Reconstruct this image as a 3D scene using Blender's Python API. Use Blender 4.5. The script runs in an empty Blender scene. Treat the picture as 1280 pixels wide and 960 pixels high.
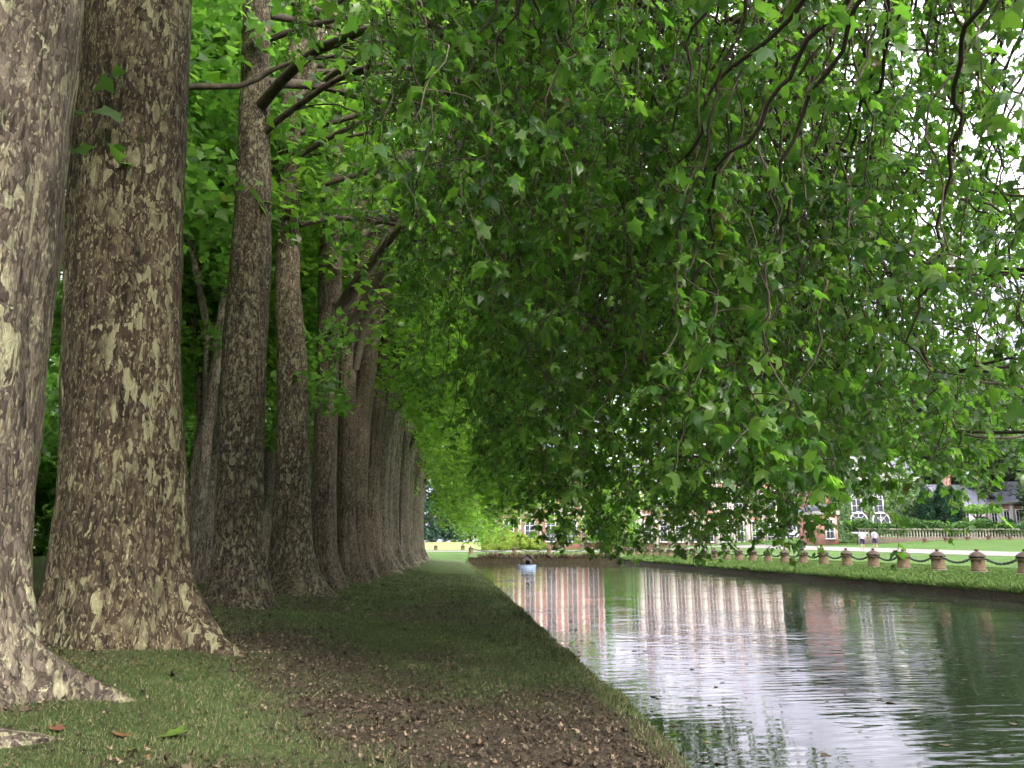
import bpy, math, random
import numpy as np
R = math.radians
rng = np.random.default_rng(7)
random.seed(7)
C = bpy.context.scene.collection
PI = math.pi

# ------------------------------------------------------------------ basics
ORD = ['first','second','third','fourth','fifth','sixth','seventh','eighth','ninth','tenth','eleventh','twelfth','thirteenth',
 'fourteenth','fifteenth','sixteenth','seventeenth','eighteenth','nineteenth','twentieth','twenty-first','twenty-second','twenty-third',
 'twenty-fourth','twenty-fifth','twenty-sixth','twenty-seventh','twenty-eighth','twenty-ninth','thirtieth','thirty-first','thirty-second']

class MB:
    """collects vertices and faces, and links them as one mesh object"""
    def __init__(s): s.v=[]; s.f=[]; s.n=0; s.m=[]
    def add(s, V, F, mi=0):
        V=np.asarray(V,float).reshape(-1,3)
        F=np.asarray(F,int)
        s.v.append(V); s.f.append(F+s.n); s.m.append(np.full(len(F),mi)); s.n+=len(V)
    def mesh(s, name, mats, smooth=False):
        me=bpy.data.meshes.new(name)
        V=np.concatenate(s.v) if s.v else np.zeros((0,3))
        me.vertices.add(len(V)); me.vertices.foreach_set('co',V.astype(np.float32).ravel())
        starts=[];tot=[];idx=[];c=0
        for F in s.f:
            k=F.shape[1]
            starts.append(c+np.arange(len(F))*k); tot.append(np.full(len(F),k)); idx.append(F.ravel()); c+=F.size
        starts=np.concatenate(starts); idx=np.concatenate(idx)
        me.loops.add(len(idx)); me.loops.foreach_set('vertex_index',idx.astype(np.int32))
        me.polygons.add(len(starts)); me.polygons.foreach_set('loop_start',starts.astype(np.int32))
        if not isinstance(mats,(list,tuple)): mats=[mats]
        for m in mats: me.materials.append(m)
        if len(mats)>1: me.polygons.foreach_set('material_index',np.concatenate(s.m).astype(np.int32))
        me.update(calc_edges=True); me.validate()
        if smooth: me.polygons.foreach_set('use_smooth',np.ones(len(me.polygons),bool))
        return me
    def build(s, name, mats, parent=None, smooth=False, loc=None):
        o=bpy.data.objects.new(name, s.mesh(name,mats,smooth)); C.objects.link(o)
        if parent is not None: o.parent=parent
        if loc is not None: o.location=loc
        return o
    # shapes
    def box(s,x0,x1,y0,y1,z0,z1,mi=0):
        V=[(x,y,z) for x in (x0,x1) for y in (y0,y1) for z in (z0,z1)]
        s.add(V,[(0,1,3,2),(4,6,7,5),(0,4,5,1),(2,3,7,6),(0,2,6,4),(1,5,7,3)],mi)
    def lathe(s,prof,n=16,cx=0,cy=0,mi=0,flat=None):
        prof=np.array(prof,float); a=np.arange(n)*2*PI/n+(PI/n)
        V=np.zeros((len(prof),n,3)); V[:,:,0]=cx+prof[:,0:1]*np.cos(a); V[:,:,1]=cy+prof[:,0:1]*np.sin(a); V[:,:,2]=prof[:,1:2]
        F=[(i*n+j,i*n+(j+1)%n,(i+1)*n+(j+1)%n,(i+1)*n+j) for i in range(len(prof)-1) for j in range(n)]
        s.add(V,F,mi)
        s.add(V[0][::-1],[tuple(range(n))],mi); s.add(V[-1],[tuple(range(n))],mi)
    def tube(s,P,rad,n=5,mi=0,closed=False):
        P=np.asarray(P,float); k=len(P); rad=np.broadcast_to(np.asarray(rad,float),(k,))
        T=np.roll(P,-1,0)-np.roll(P,1,0) if closed else np.gradient(P,axis=0)
        T/=np.linalg.norm(T,axis=1,keepdims=True)+1e-9
        up=np.tile([0.13,0.21,1.0],(k,1)); up[np.abs((T*up).sum(1))>0.95]=[1,0.1,0.0]
        if np.any(np.abs(T[:,2])>0.9): up[:]=[0.9,0.43,0.02]
        A=np.cross(T,up); A/=np.linalg.norm(A,axis=1,keepdims=True)+1e-9
        B=np.cross(T,A)
        a=np.arange(n)*2*PI/n
        V=P[:,None]+rad[:,None,None]*(A[:,None]*np.cos(a)[None,:,None]+B[:,None]*np.sin(a)[None,:,None])
        m=k if closed else k-1
        i=np.repeat(np.arange(m),n); j=np.tile(np.arange(n),m); i2=(i+1)%k; j2=(j+1)%n
        F=np.stack([i*n+j,i2*n+j,i2*n+j2,i*n+j2],1)
        s.add(V,F,mi)

def empty(name,loc,rz=0):
    o=bpy.data.objects.new(name,None); C.objects.link(o); o.location=loc; o.rotation_euler=(0,0,rz); o.empty_display_size=.3
    return o
def tag(o,label,cat=None,group=None,kind=None):
    o['label']=label
    if cat: o['category']=cat
    if group: o['group']=group
    if kind: o['kind']=kind
    return o
def struct(o,label):
    o['kind']='structure'; o['label']=label; return o
def copy_tree(o,parent=None):
    c=o.copy(); C.objects.link(c); c.parent=parent
    for ch in [x for x in KIDS.get(o.name,[])]: copy_tree(ch,c)
    return c
KIDS={}
def index_kids():
    KIDS.clear()
    for o in bpy.data.objects:
        if o.parent: KIDS.setdefault(o.parent.name,[]).append(o)
def smooth01(t): t=np.clip(t,0,1); return t*t*(3-2*t)

# value noise 2-D
_tab=np.random.default_rng(3).random((256,256))
def vn(x,y):
    x=np.asarray(x,float); y=np.asarray(y,float)
    xi=np.floor(x).astype(int); yi=np.floor(y).astype(int); fx=smooth01(x-xi); fy=smooth01(y-yi)
    g=lambda a,b:_tab[a%256,b%256]
    return (g(xi,yi)*(1-fx)+g(xi+1,yi)*fx)*(1-fy)+(g(xi,yi+1)*(1-fx)+g(xi+1,yi+1)*fx)*fy
def fbm(x,y,o=4):
    s=0;a=.5;t=0
    for i in range(o): s=s+a*vn(x*2**i+17*i,y*2**i+5*i); t+=a; a*=.5
    return s/t

# ------------------------------------------------------------------ materials
def mat(name):
    m=bpy.data.materials.new(name); m.use_nodes=True; nt=m.node_tree; nt.nodes.clear()
    return m,nt
def N(nt,t,**k):
    n=nt.nodes.new(t)
    for a,b in k.items():
        if a.startswith('i_'): n.inputs[a[2:].replace('_',' ')].default_value=b
        else: setattr(n,a,b)
    return n
def L(nt,a,b): nt.links.new(a,b)
def ramp(nt,fac,stops,interp='LINEAR'):
    r=nt.nodes.new('ShaderNodeValToRGB'); r.color_ramp.interpolation=interp
    e=r.color_ramp.elements
    while len(e)<len(stops): e.new(0.5)
    for i,(p,c) in enumerate(stops):
        e[i].position=p; e[i].color=(c[0],c[1],c[2],1) if isinstance(c,(tuple,list)) else (c,c,c,1)
    L(nt,fac,r.inputs[0]); return r.outputs[0]
def mixc(nt,f,a,b,mode='MIX'):
    n=nt.nodes.new('ShaderNodeMix'); n.data_type='RGBA'; n.blend_type=mode
    if isinstance(f,(int,float)): n.inputs[0].default_value=f
    else: L(nt,f,n.inputs[0])
    for v,i in ((a,6),(b,7)):
        if isinstance(v,(tuple,list)): n.inputs[i].default_value=(v[0],v[1],v[2],1)
        else: L(nt,v,n.inputs[i])
    return n.outputs[2]
def noise(nt,vec,scale,detail=3,rough=.55,dist=0):
    n=N(nt,'ShaderNodeTexNoise'); n.inputs['Scale'].default_value=scale; n.inputs['Detail'].default_value=detail
    n.inputs['Roughness'].default_value=rough; n.inputs['Distortion'].default_value=dist
    if vec is not None: L(nt,vec,n.inputs['Vector'])
    return n.outputs['Fac']
def mapping(nt,scale=(1,1,1),loc=(0,0,0),which='Object'):
    tc=N(nt,'ShaderNodeTexCoord'); m=N(nt,'ShaderNodeMapping'); m.inputs['Scale'].default_value=scale; m.inputs['Location'].default_value=loc
    L(nt,tc.outputs[which],m.inputs[0]); return m.outputs[0]
def mth(nt,op,a,b=None):
    n=N(nt,'ShaderNodeMath',operation=op)
    for v,i in ((a,0),(b,1)):
        if v is None: continue
        if isinstance(v,(int,float)): n.inputs[i].default_value=v
        else: L(nt,v,n.inputs[i])
    return n.outputs[0]
def finish(nt,col,rough=.8,bump=None,bs=.3,bd=.02,spec=.3,metal=0):
    p=N(nt,'ShaderNodeBsdfPrincipled'); o=N(nt,'ShaderNodeOutputMaterial')
    if isinstance(col,(tuple,list)): p.inputs['Base Color'].default_value=(*col[:3],1)
    else: L(nt,col,p.inputs['Base Color'])
    if isinstance(rough,(int,float)): p.inputs['Roughness'].default_value=rough
    else: L(nt,rough,p.inputs['Roughness'])
    p.inputs['Specular IOR Level'].default_value=spec; p.inputs['Metallic'].default_value=metal
    if bump is not None:
        b=N(nt,'ShaderNodeBump'); b.inputs['Strength'].default_value=bs; b.inputs['Distance'].default_value=bd
        L(nt,bump,b.inputs['Height']); L(nt,b.outputs[0],p.inputs['Normal'])
    L(nt,p.outputs[0],o.inputs[0]); return p

def simple(name,col,rough=.8,var=.25,scale=6,bs=.3,bd=.01,spec=.3):
    m,nt=mat(name); v=mapping(nt); n=noise(nt,v,scale,5,.6)
    a=tuple(c*(1-var) for c in col); b=tuple(c*(1+var) for c in col)
    finish(nt,ramp(nt,n,[(.3,a),(.7,b)]),rough,n,bs,bd,spec); return m

def leaf_mat(name,dark,mid,light,trans,tw=.45,rough=.42,clump=.7):
    m,nt=mat(name)
    g=N(nt,'ShaderNodeNewGeometry')
    col=ramp(nt,g.outputs['Random Per Island'],[(0,dark),(.45,mid),(.9,light),(.995,light),(.997,(.10,.065,.02)),(1,(.06,.035,.015))])
    nz=noise(nt,mapping(nt,which='Object'),clump,2,.5)
    k=ramp(nt,nz,[(.3,.68),(.7,1.35)])
    col=mixc(nt,1.0,col,k,'MULTIPLY')
    p=N(nt,'ShaderNodeBsdfPrincipled'); L(nt,col,p.inputs['Base Color']); p.inputs['Roughness'].default_value=rough
    p.inputs['Specular IOR Level'].default_value=.45
    t=N(nt,'ShaderNodeBsdfTranslucent'); tcn=mixc(nt,1.0,trans,k,'MULTIPLY')
    r2=ramp(nt,g.outputs['Random Per Island'],[(0,(.7,.8,.6)),(.5,(1,1,1)),(.995,(1.2,1.1,.8)),(.997,(.45,.22,.15)),(1,(.4,.15,.1))])
    tcn=mixc(nt,1.0,tcn,r2,'MULTIPLY'); L(nt,tcn,t.inputs[0])
    mx=N(nt,'ShaderNodeMixShader'); mx.inputs[0].default_value=tw
    L(nt,p.outputs[0],mx.inputs[1]); L(nt,t.outputs[0],mx.inputs[2])
    o=N(nt,'ShaderNodeOutputMaterial'); L(nt,mx.outputs[0],o.inputs[0]); return m

M_LEAF=leaf_mat('plane_leaf',(.018,.050,.014),(.040,.090,.018),(.085,.145,.022),(.20,.45,.045),.5,.36)
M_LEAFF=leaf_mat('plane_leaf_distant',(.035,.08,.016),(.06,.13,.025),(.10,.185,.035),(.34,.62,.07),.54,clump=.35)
M_WOOD=leaf_mat('woodland_leaf',(.04,.09,.018),(.07,.15,.028),(.11,.20,.04),(.24,.50,.07),.5,clump=.3)
M_TALL=leaf_mat('tall_tree_leaf',(.025,.05,.018),(.045,.085,.028),(.07,.12,.04),(.08,.16,.05),.3,clump=.2)
M_YEW=leaf_mat('yew_needle',(.010,.035,.018),(.018,.055,.028),(.03,.075,.035),(.03,.10,.04),.25,clump=.6)
M_IVY=leaf_mat('ivy_leaf',(.02,.055,.012),(.04,.10,.02),(.08,.16,.03),(.10,.25,.03),.3,clump=.5)
M_SHRUB=leaf_mat('golden_shrub_leaf',(.10,.16,.03),(.2,.28,.05),(.32,.40,.09),(.4,.5,.08),.4,clump=.5)
M_BLUE=leaf_mat('haze_blue_leaf',(.02,.05,.035),(.035,.08,.06),(.06,.11,.08),(.05,.14,.08),.3,clump=.1)  # distance haze put into the leaf colour as a blue tint

def bark(name,dark,mid,olive,cream,cream_amt,fleck=1.0,stretch=.45,seed=0,stripes=0):
    m,nt=mat(name)
    v=mapping(nt,(1,1,stretch),(seed*7.3,seed*3.1,seed*1.7))
    # distort
    dn=N(nt,'ShaderNodeTexNoise'); dn.inputs['Scale'].default_value=9; dn.inputs['Detail'].default_value=7; L(nt,v,dn.inputs['Vector'])
    sub=N(nt,'ShaderNodeVectorMath',operation='SCALE'); sub.inputs['Scale'].default_value=.13; L(nt,dn.outputs['Color'],sub.inputs[0])
    ad=N(nt,'ShaderNodeVectorMath',operation='ADD'); L(nt,v,ad.inputs[0]); L(nt,sub.outputs[0],ad.inputs[1]); vd=ad.outputs[0]
    def vor(scale,feat='F1'):
        q=N(nt,'ShaderNodeTexVoronoi'); q.feature=feat; q.inputs['Scale'].default_value=scale; L(nt,vd,q.inputs['Vector']); return q
    v1=vor(30*fleck); v2=vor(15*fleck); v3=vor(62*fleck)
    sep=N(nt,'ShaderNodeSeparateColor'); L(nt,v1.outputs['Color'],sep.inputs[0])
    sep3=N(nt,'ShaderNodeSeparateColor'); L(nt,v3.outputs['Color'],sep3.inputs[0])
    sep2=N(nt,'ShaderNodeSeparateColor'); L(nt,v2.outputs['Color'],sep2.inputs[0])
    fn=noise(nt,vd,26,6,.7,.5)
    tone=mth(nt,'ADD',mth(nt,'MULTIPLY',sep.outputs[0],.55),mth(nt,'MULTIPLY',fn,.62))
    col=ramp(nt,tone,[(.22,tuple(c*.7 for c in dark)),(.42,dark),(.58,tuple(.5*(a+b) for a,b in zip(dark,mid))),(.72,mid),(.88,olive)])
    # fine flecks
    ff=ramp(nt,sep3.outputs[1],[(0,0),(.95-.12*cream_amt,0),(.96-.12*cream_amt,.7)],'CONSTANT')
    col=mixc(nt,ff,col,tuple(.5*(a+b) for a,b in zip(olive,cream)))
    # broad tone
    big=noise(nt,v,1.6,4,.6); k=ramp(nt,big,[(.3,.6),(.7,1.35)])
    col=mixc(nt,1.0,col,k,'MULTIPLY')
    # big cream patches where low-frequency noise is high
    pn=noise(nt,vd,5.2,5,.62,.8)
    th=.69-.115*cream_amt
    pm=ramp(nt,pn,[(th,0),(th+.004,1)])
    cell=ramp(nt,sep2.outputs[1],[(0,0),(.90-.22*cream_amt,0),(.91-.22*cream_amt,1)],'CONSTANT')
    reg=ramp(nt,noise(nt,v,1.1,3,.5),[(.42,0),(.56,1)])
    cm=mth(nt,'MULTIPLY',cell,reg)
    allm=mth(nt,'MAXIMUM',pm,mth(nt,'MULTIPLY',cm,.85))
    cr=mixc(nt,ramp(nt,noise(nt,vd,18,6,.7),[(.35,0),(.65,1)]),tuple(c*.45 for c in cream),cream)
    col=mixc(nt,allm,col,cr)
    if stripes:
        vs=mapping(nt,(1,1,.05)); sn=noise(nt,vs,4.5,3,.6,.3)
        sm=ramp(nt,sn,[(.60,0),(.64,stripes)])
        col=mixc(nt,sm,col,tuple(c*1.0 for c in cream))
    # vertical cracks
    vc=mapping(nt,(1,1,.10)); cn=noise(nt,vc,16,5,.65,.4)
    cd=ramp(nt,cn,[(.36,.35),(.47,1)])
    col=mixc(nt,1.0,col,cd,'MULTIPLY')
    e=vor(30*fleck,'DISTANCE_TO_EDGE'); eb=ramp(nt,e.outputs['Distance'],[(0,.0),(.12,1)])
    b1=mth(nt,'MULTIPLY',eb,.5); b2=mth(nt,'MULTIPLY',sep.outputs[0],.7)
    b3=mth(nt,'ADD',mth(nt,'MULTIPLY',cn,1.8),mth(nt,'MULTIPLY',fn,1.0))
    bmp=mth(nt,'ADD',mth(nt,'ADD',b1,b2),b3); bmp=mth(nt,'SUBTRACT',bmp,mth(nt,'MULTIPLY',allm,.5))
    finish(nt,col,.88,bmp,.75,.022,.2); return m
M_BARK=[
 bark('bark_grey_cream',(.075,.058,.044),(.150,.122,.094),(.20,.17,.115),(.46,.44,.27),.58,.85,.45,1,.45),
 bark('bark_brown_cream',(.046,.032,.020),(.098,.074,.048),(.155,.130,.075),(.42,.40,.23),.56,1.0,.40,2),
 bark('bark_speckled',(.046,.034,.022),(.104,.082,.054),(.175,.148,.090),(.34,.31,.19),.50,1.25,.55,3),
 bark('bark_reddish',(.060,.044,.031),(.13,.100,.072),(.19,.155,.11),(.26,.22,.16),.2,1.3,.5,4),
 bark('bark_pale_grey',(.10,.080,.060),(.20,.165,.125),(.28,.24,.18),(.38,.35,.27),.4,1.2,.4,5),
]
M_TWIG=simple('twig_bark',(.030,.022,.014),.8,.35,12)
M_LIMB=simple('limb_bark',(.075,.060,.042),.85,.45,7,.6,.02)

# ------------------------------------------------------------------ terrain
def h_left(x,y):
    return np.interp(x,[-60,-12,-9,-3.6,-0.6,1.0,1.45,1.7,1.86,1.96],[-.6,-.62,-.76,-1.13,-1.48,-1.525,-1.565,-1.62,-1.71,-1.93])
def h_right(x,y):
    k=1+np.clip(y-50,0,60)*.02
    base=np.interp(x,[18.2,18.5,19.4,20.3],[-1.5,-1.36,-1.2,-1.08])
    return np.where(x<20.3,base,-1.08+np.minimum(x-20.3,34)*.0305*k)
def h_end(x,y):
    return -1.22+np.clip(y-86.5,0,4)*.035+.022*np.clip(y-90,0,25)+.013*np.clip(y-115,0,130)
def ground_z(x,y):
    x=np.asarray(x,float); y=np.asarray(y,float)
    hl=h_left(np.minimum(x,1.96),y); hr=h_right(np.maximum(x,18.2),y); he=h_end(x,y)
    w=smooth01((y-84)/8.)
    inside=(x>1.96)&(x<18.2)
    z=np.where(x<=1.96,hl*(1-w)+np.maximum(he,hl*.0-9)*w, hr)
    z=np.where(x>=18.2,np.maximum(hr,np.where(y>90,he,-9)),z)
    z=np.where(inside,np.where(y>86,he,-3.0),z)
    z=z+(fbm(x*.7+9,y*.7)-.5)*.10*smooth01((6-np.abs(x+3))/4.)*np.where(y<40,1,.4)
    z=z+np.where((x<1.7)&(y<30),(fbm(x*3.1,y*3.1,3)-.5)*.035,0)
    return np.where(inside&(y<=86),-3.0,z)
def litter(x,y):
    """how much fallen leaf and bare earth lies here (0..1)"""
    x=np.asarray(x,float); y=np.asarray(y,float)
    d1=np.hypot((x-1.35)/2.15,(y-6.9)/2.5)
    d2=np.abs((x+1.6)*.82+(y-10.2)*.40)/1.0; along=np.abs((y-9.3)/3.6)
    a=smooth01(1.35-d1)*1.0
    b=smooth01(1.45-d2)*smooth01(1.6-along)*.85
    c=smooth01(1.3-np.hypot((x+.6)/2.0,(y-5.2)/1.1))*.55
    d=smooth01((fbm(x*.55+3,y*.35+8)-.52)*7)*.55*smooth01((40-y)/20)*smooth01((2-x)/2)
    e=smooth01((-2.6-x)/1.5)*.35*smooth01((30-y)/20)
    m=np.maximum.reduce([a,b,c,d,e])
    return np.clip(m+(fbm(x*2.3,y*2.3)-.5)*.9*(m>.02),0,1)

xl=np.concatenate([-np.geomspace(600,14,26),np.arange(-12.6,-6.2,.4),np.arange(-6,1.6,.075),[1.6,1.66,1.72,1.78,1.84,1.885,1.92,1.96,2.02],np.arange(3,18,3),[18.14,18.2,18.3,18.5,18.8,19.1,19.4,19.8,20.3],np.arange(21,60,1.2),np.geomspace(62,600,20)])
yl=np.concatenate([-np.geomspace(400,6,12),np.arange(-4,3,.5),np.arange(3,18,.09),np.arange(18,40,.35),np.arange(40,85.5,1.1),[85.9,86.0,86.1,86.4,87,88,89,90],np.arange(91.5,120,1.8),np.geomspace(121,1500,30)])
xl=np.unique(np.round(xl,4)); yl=np.unique(np.round(yl,4))
GX,GY=np.meshgrid(xl,yl,indexing='ij')
# irregular left bank edge
def edgeoff(y): return (fbm(y*1.3,y*0+4)-.5)*.24+(fbm(y*6,y*0+9)-.5)*.06+.09
edge=edgeoff(GY)
GXw=GX+np.where((GX>1.0)&(GX<2.1),edge*smooth01((GX-1.0)/.7),0)
def roff(y): return (fbm(y*.9+5,y*0+2)-.5)*.22+(fbm(y*3.1,y*0+3,2)-.5)*.10
GXw=GXw+np.where((GX>17.9)&(GX<18.65),roff(GY),0)
GZ=ground_z(GX,GY)+np.where((GX>18.15)&(GX<18.65)&(GY<86),(fbm(GY*1.7,GX*0+6)-.5)*.14,0)
nx,ny=len(xl),len(yl)
V=np.stack([GXw,GY,GZ],-1).reshape(-1,3)
ii,jj=np.meshgrid(np.arange(nx-1),np.arange(ny-1),indexing='ij'); ii=ii.ravel(); jj=jj.ravel()
F=np.stack([ii*ny+jj,(ii+1)*ny+jj,(ii+1)*ny+jj+1,ii*ny+jj+1],1)
b=MB(); b.add(V,F)
# ground material with attributes
m,nt=mat('ground_grass_and_earth')
v=mapping(nt)
def attr(nt,n):
    a=N(nt,'ShaderNodeAttribute'); a.attribute_name=n; return a.outputs['Fac']
g1=noise(nt,v,.5,5,.6); g2=noise(nt,v,22,4,.7); g3=noise(nt,v,90,3,.7)
gr=ramp(nt,g2,[(.3,(.030,.046,.014)),(.55,(.062,.090,.026)),(.75,(.11,.132,.046))])
gr=mixc(nt,1.0,gr,ramp(nt,g1,[(.3,.75),(.7,1.25)]),'MULTIPLY')
lawn=ramp(nt,noise(nt,v,6,6,.7),[(.3,(.030,.072,.012)),(.5,(.052,.105,.018)),(.72,(.095,.14,.032))])
lawn=mixc(nt,1.0,lawn,ramp(nt,noise(nt,v,.35,4,.6),[(.3,.75),(.7,1.2)]),'MULTIPLY')
earth=ramp(nt,g2,[(.25,(.024,.018,.012)),(.5,(.060,.046,.032)),(.75,(.12,.095,.066))])
earth=mixc(nt,ramp(nt,g3,[(.62,0),(.70,.5)]),earth,(.17,.12,.085))
fieldc=ramp(nt,noise(nt,v,.12,4,.6),[(.3,(.15,.20,.06)),(.7,(.25,.29,.10))])
col=mixc(nt,attr(nt,'lawn'),gr,lawn)
col=mixc(nt,attr(nt,'field'),col,fieldc)
lm=mth(nt,'MULTIPLY',attr(nt,'litter'),ramp(nt,g2,[(.2,.55),(.6,1.2)]))
col=mixc(nt,lm,col,earth)
soilc=ramp(nt,noise(nt,mapping(nt,(1,1,3)),5,6,.75),[(.3,(.006,.005,.003)),(.5,(.020,.016,.009)),(.62,(.045,.038,.018)),(.8,(.09,.075,.05))])
col=mixc(nt,attr(nt,'soil'),col,soilc)
bm=mth(nt,'ADD',g2,mth(nt,'MULTIPLY',g3,.6))
finish(nt,col,.95,bm,.8,.03,.15)
M_GROUND=m
ground=b.build('ground',M_GROUND,smooth=True)
struct(ground,'grassy banks, lawns and earth on both sides of the canal')
me=ground.data
def setattr_pt(n,a):
    at=me.attributes.new(n,'FLOAT','POINT'); at.data.foreach_set('value',np.asarray(a,np.float32).ravel())
fx,fy,fz=GX,GY,GZ
setattr_pt('litter',np.where(fx<1.97,litter(fx,fy)*(fy<45),0))
setattr_pt('lawn',np.where(fx>17,1.0,smooth01((fy-82)/6))*np.ones_like(fx))
setattr_pt('field',smooth01((fy-112)/3)*smooth01((12-fx)/4))
setattr_pt('soil',np.where(((fx>17.9)&(fx<18.35)&(fy<86.3))|((fx>1.9)&(fx<18.3)&(fy>84)&(fy<86.15))|((fx>1.87)&(fx<2.5)&(fy<86.4)),1.0,0)+np.where((fx>=18.35)&(fx<18.6)&(fy<86),.35,0))
soil_end=None

# gravel path beyond the posts
def strip(pts_l,pts_r,dz):
    Vv=[];Ff=[]
    for a,c in zip(pts_l,pts_r):
        for p in (a,c): Vv.append((p[0],p[1],float(ground_z(p[0],p[1]))+dz))
    for i in range(len(pts_l)-1): Ff.append((2*i,2*i+1,2*i+3,2*i+2))
    q=MB(); q.add(Vv,Ff); return q
ys=list(np.arange(10,104,1.0))
nseg=6
q=MB()
xs=np.linspace(34.6,39.4,nseg)
Vp=np.array([[(x,y,float(ground_z(x,y))+.02) for y in ys] for x in xs]); ny2=len(ys)
Fp=[(i*ny2+j,(i+1)*ny2+j,(i+1)*ny2+j+1,i*ny2+j+1) for i in range(nseg-1) for j in range(ny2-1)]
q.add(Vp,Fp)
M_GRAVEL=simple('pale_gravel',(.20,.185,.165),.95,.12,14,.3,.01,.1)
pth=q.build('path',M_GRAVEL); struct(pth,'pale gravel path crossing the right-hand lawn')
xs=np.arange(-40,37,1.5); ys2=[104,105.4,107,108.6]
Vp=np.array([[(x,y,float(ground_z(x,y))+.02) for y in ys2] for x in xs]); n2=len(ys2)
q=MB(); q.add(Vp,[(i*n2+j,(i+1)*n2+j,(i+1)*n2+j+1,i*n2+j+1) for i in range(len(xs)-1) for j in range(n2-1)])
struct(q.build('path',M_GRAVEL),'pale gravel path crossing behind the far end of the canal')

# water
m,nt=mat('canal_water')
p=N(nt,'ShaderNodeBsdfPrincipled'); p.inputs['Base Color'].default_value=(.018,.026,.014,1); p.inputs['Roughness'].default_value=.03
p.inputs['IOR'].default_value=1.34
p.inputs['Specular IOR Level'].default_value=.55
va=mapping(nt,(.30,2.6,1)); vb=mapping(nt,(1.2,7.5,1),(3,1,0)); vc=mapping(nt,(.10,.16,1))
w1=noise(nt,va,1.0,3,.5,.5); w2=noise(nt,vb,1.0,3,.55,.4)
pm=ramp(nt,noise(nt,vc,1.6,4,.6,1.2),[(.35,.18),(.50,.7),(.64,1.35)])
wv=N(nt,'ShaderNodeTexWave'); wv.wave_type='RINGS'; wv.rings_direction='SPHERICAL'; wv.inputs['Scale'].default_value=1.35; wv.inputs['Distortion'].default_value=2.2; wv.inputs['Detail'].default_value=2; wv.inputs['Detail Scale'].default_value=.7
L(nt,mapping(nt,(.55,1.25,1),(-4.2,-6.0,1.8)),wv.inputs['Vector'])
hh=mth(nt,'ADD',mth(nt,'MULTIPLY',w1,1.0),mth(nt,'MULTIPLY',w2,.28))
hh=mth(nt,'ADD',hh,mth(nt,'MULTIPLY',wv.outputs['Fac'],.10))
hh=mth(nt,'MULTIPLY',hh,pm)
bp=N(nt,'ShaderNodeBump'); bp.inputs['Strength'].default_value=1; bp.inputs['Distance'].default_value=.010
L(nt,hh,bp.inputs['Height']); L(nt,bp.outputs[0],p.inputs['Normal'])
L(nt,p.outputs[0],N(nt,'ShaderNodeOutputMaterial').inputs[0])
q=MB(); q.add([(1.8,-60,-1.8),(18.3,-60,-1.8),(18.3,86.05,-1.8),(1.8,86.05,-1.8)],[(0,1,2,3)])
struct(q.build('water',m),'dark rippled canal reflecting pale sky and brick buildings')

# ------------------------------------------------------------------ leaves
LD=np.array([(0,.36,0.05),(0,.05,0),(.33,-.10,-.07),(.33,.16,-.05),(.60,.43,-.15),(.27,.50,-.05),(.22,.73,-.07),(.02,1,-.20),(-.20,.76,-.07),(-.26,.49,-.05),(-.62,.39,-.16),(-.31,.15,-.05),(-.36,-.09,-.07)])
LDF=np.array([(0,i,i+1) for i in range(1,12)]+[(0,12,1)])
LS=np.array([(0,0,0),(.48,.28,-.08),(.2,.5,-.03),(0,1,-.14),(-.2,.5,-.03),(-.48,.28,-.08)])
LSF=np.array([(0,1,2),(0,2,3),(0,3,4),(0,4,5)])
LQ=np.array([(0,0,0),(.42,.45,-.06),(0,1,-.1),(-.42,.45,-.06)])
LQF=np.array([(0,1,2),(0,2,3)])
def leaves(mb,P,D,Nn,S,tmpl,faces,mi=0):
    """P positions, D tip directions, Nn normals, S sizes"""
    D=D/(np.linalg.norm(D,axis=1,keepdims=True)+1e-9)
    X=np.cross(D,Nn); X/=np.linalg.norm(X,axis=1,keepdims=True)+1e-9
    Z=np.cross(X,D)
    if len(tmpl)>12:
        q_=np.random.default_rng(len(P)); X=X*q_.uniform(.62,1.12,(len(P),1)); Z=Z*q_.uniform(-.3,3.2,(len(P),1))
    V=P[:,None]+S[:,None,None]*(tmpl[None,:,0:1]*X[:,None]+tmpl[None,:,1:2]*D[:,None]+tmpl[None,:,2:3]*Z[:,None])
    F=(faces[None]+np.arange(len(P))[:,None,None]*len(tmpl)).reshape(-1,3)
    mb.add(V,F,mi)
def rand_dirs(n,r,down=.35,upb=.9):
    a=r.random(n)*2*PI
    D=np.stack([np.cos(a),np.sin(a),-down+r.normal(0,.35,n)],1)
    Nn=r.normal(0,.55,(n,3)); Nn[:,2]+=upb
    return D,Nn

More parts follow.
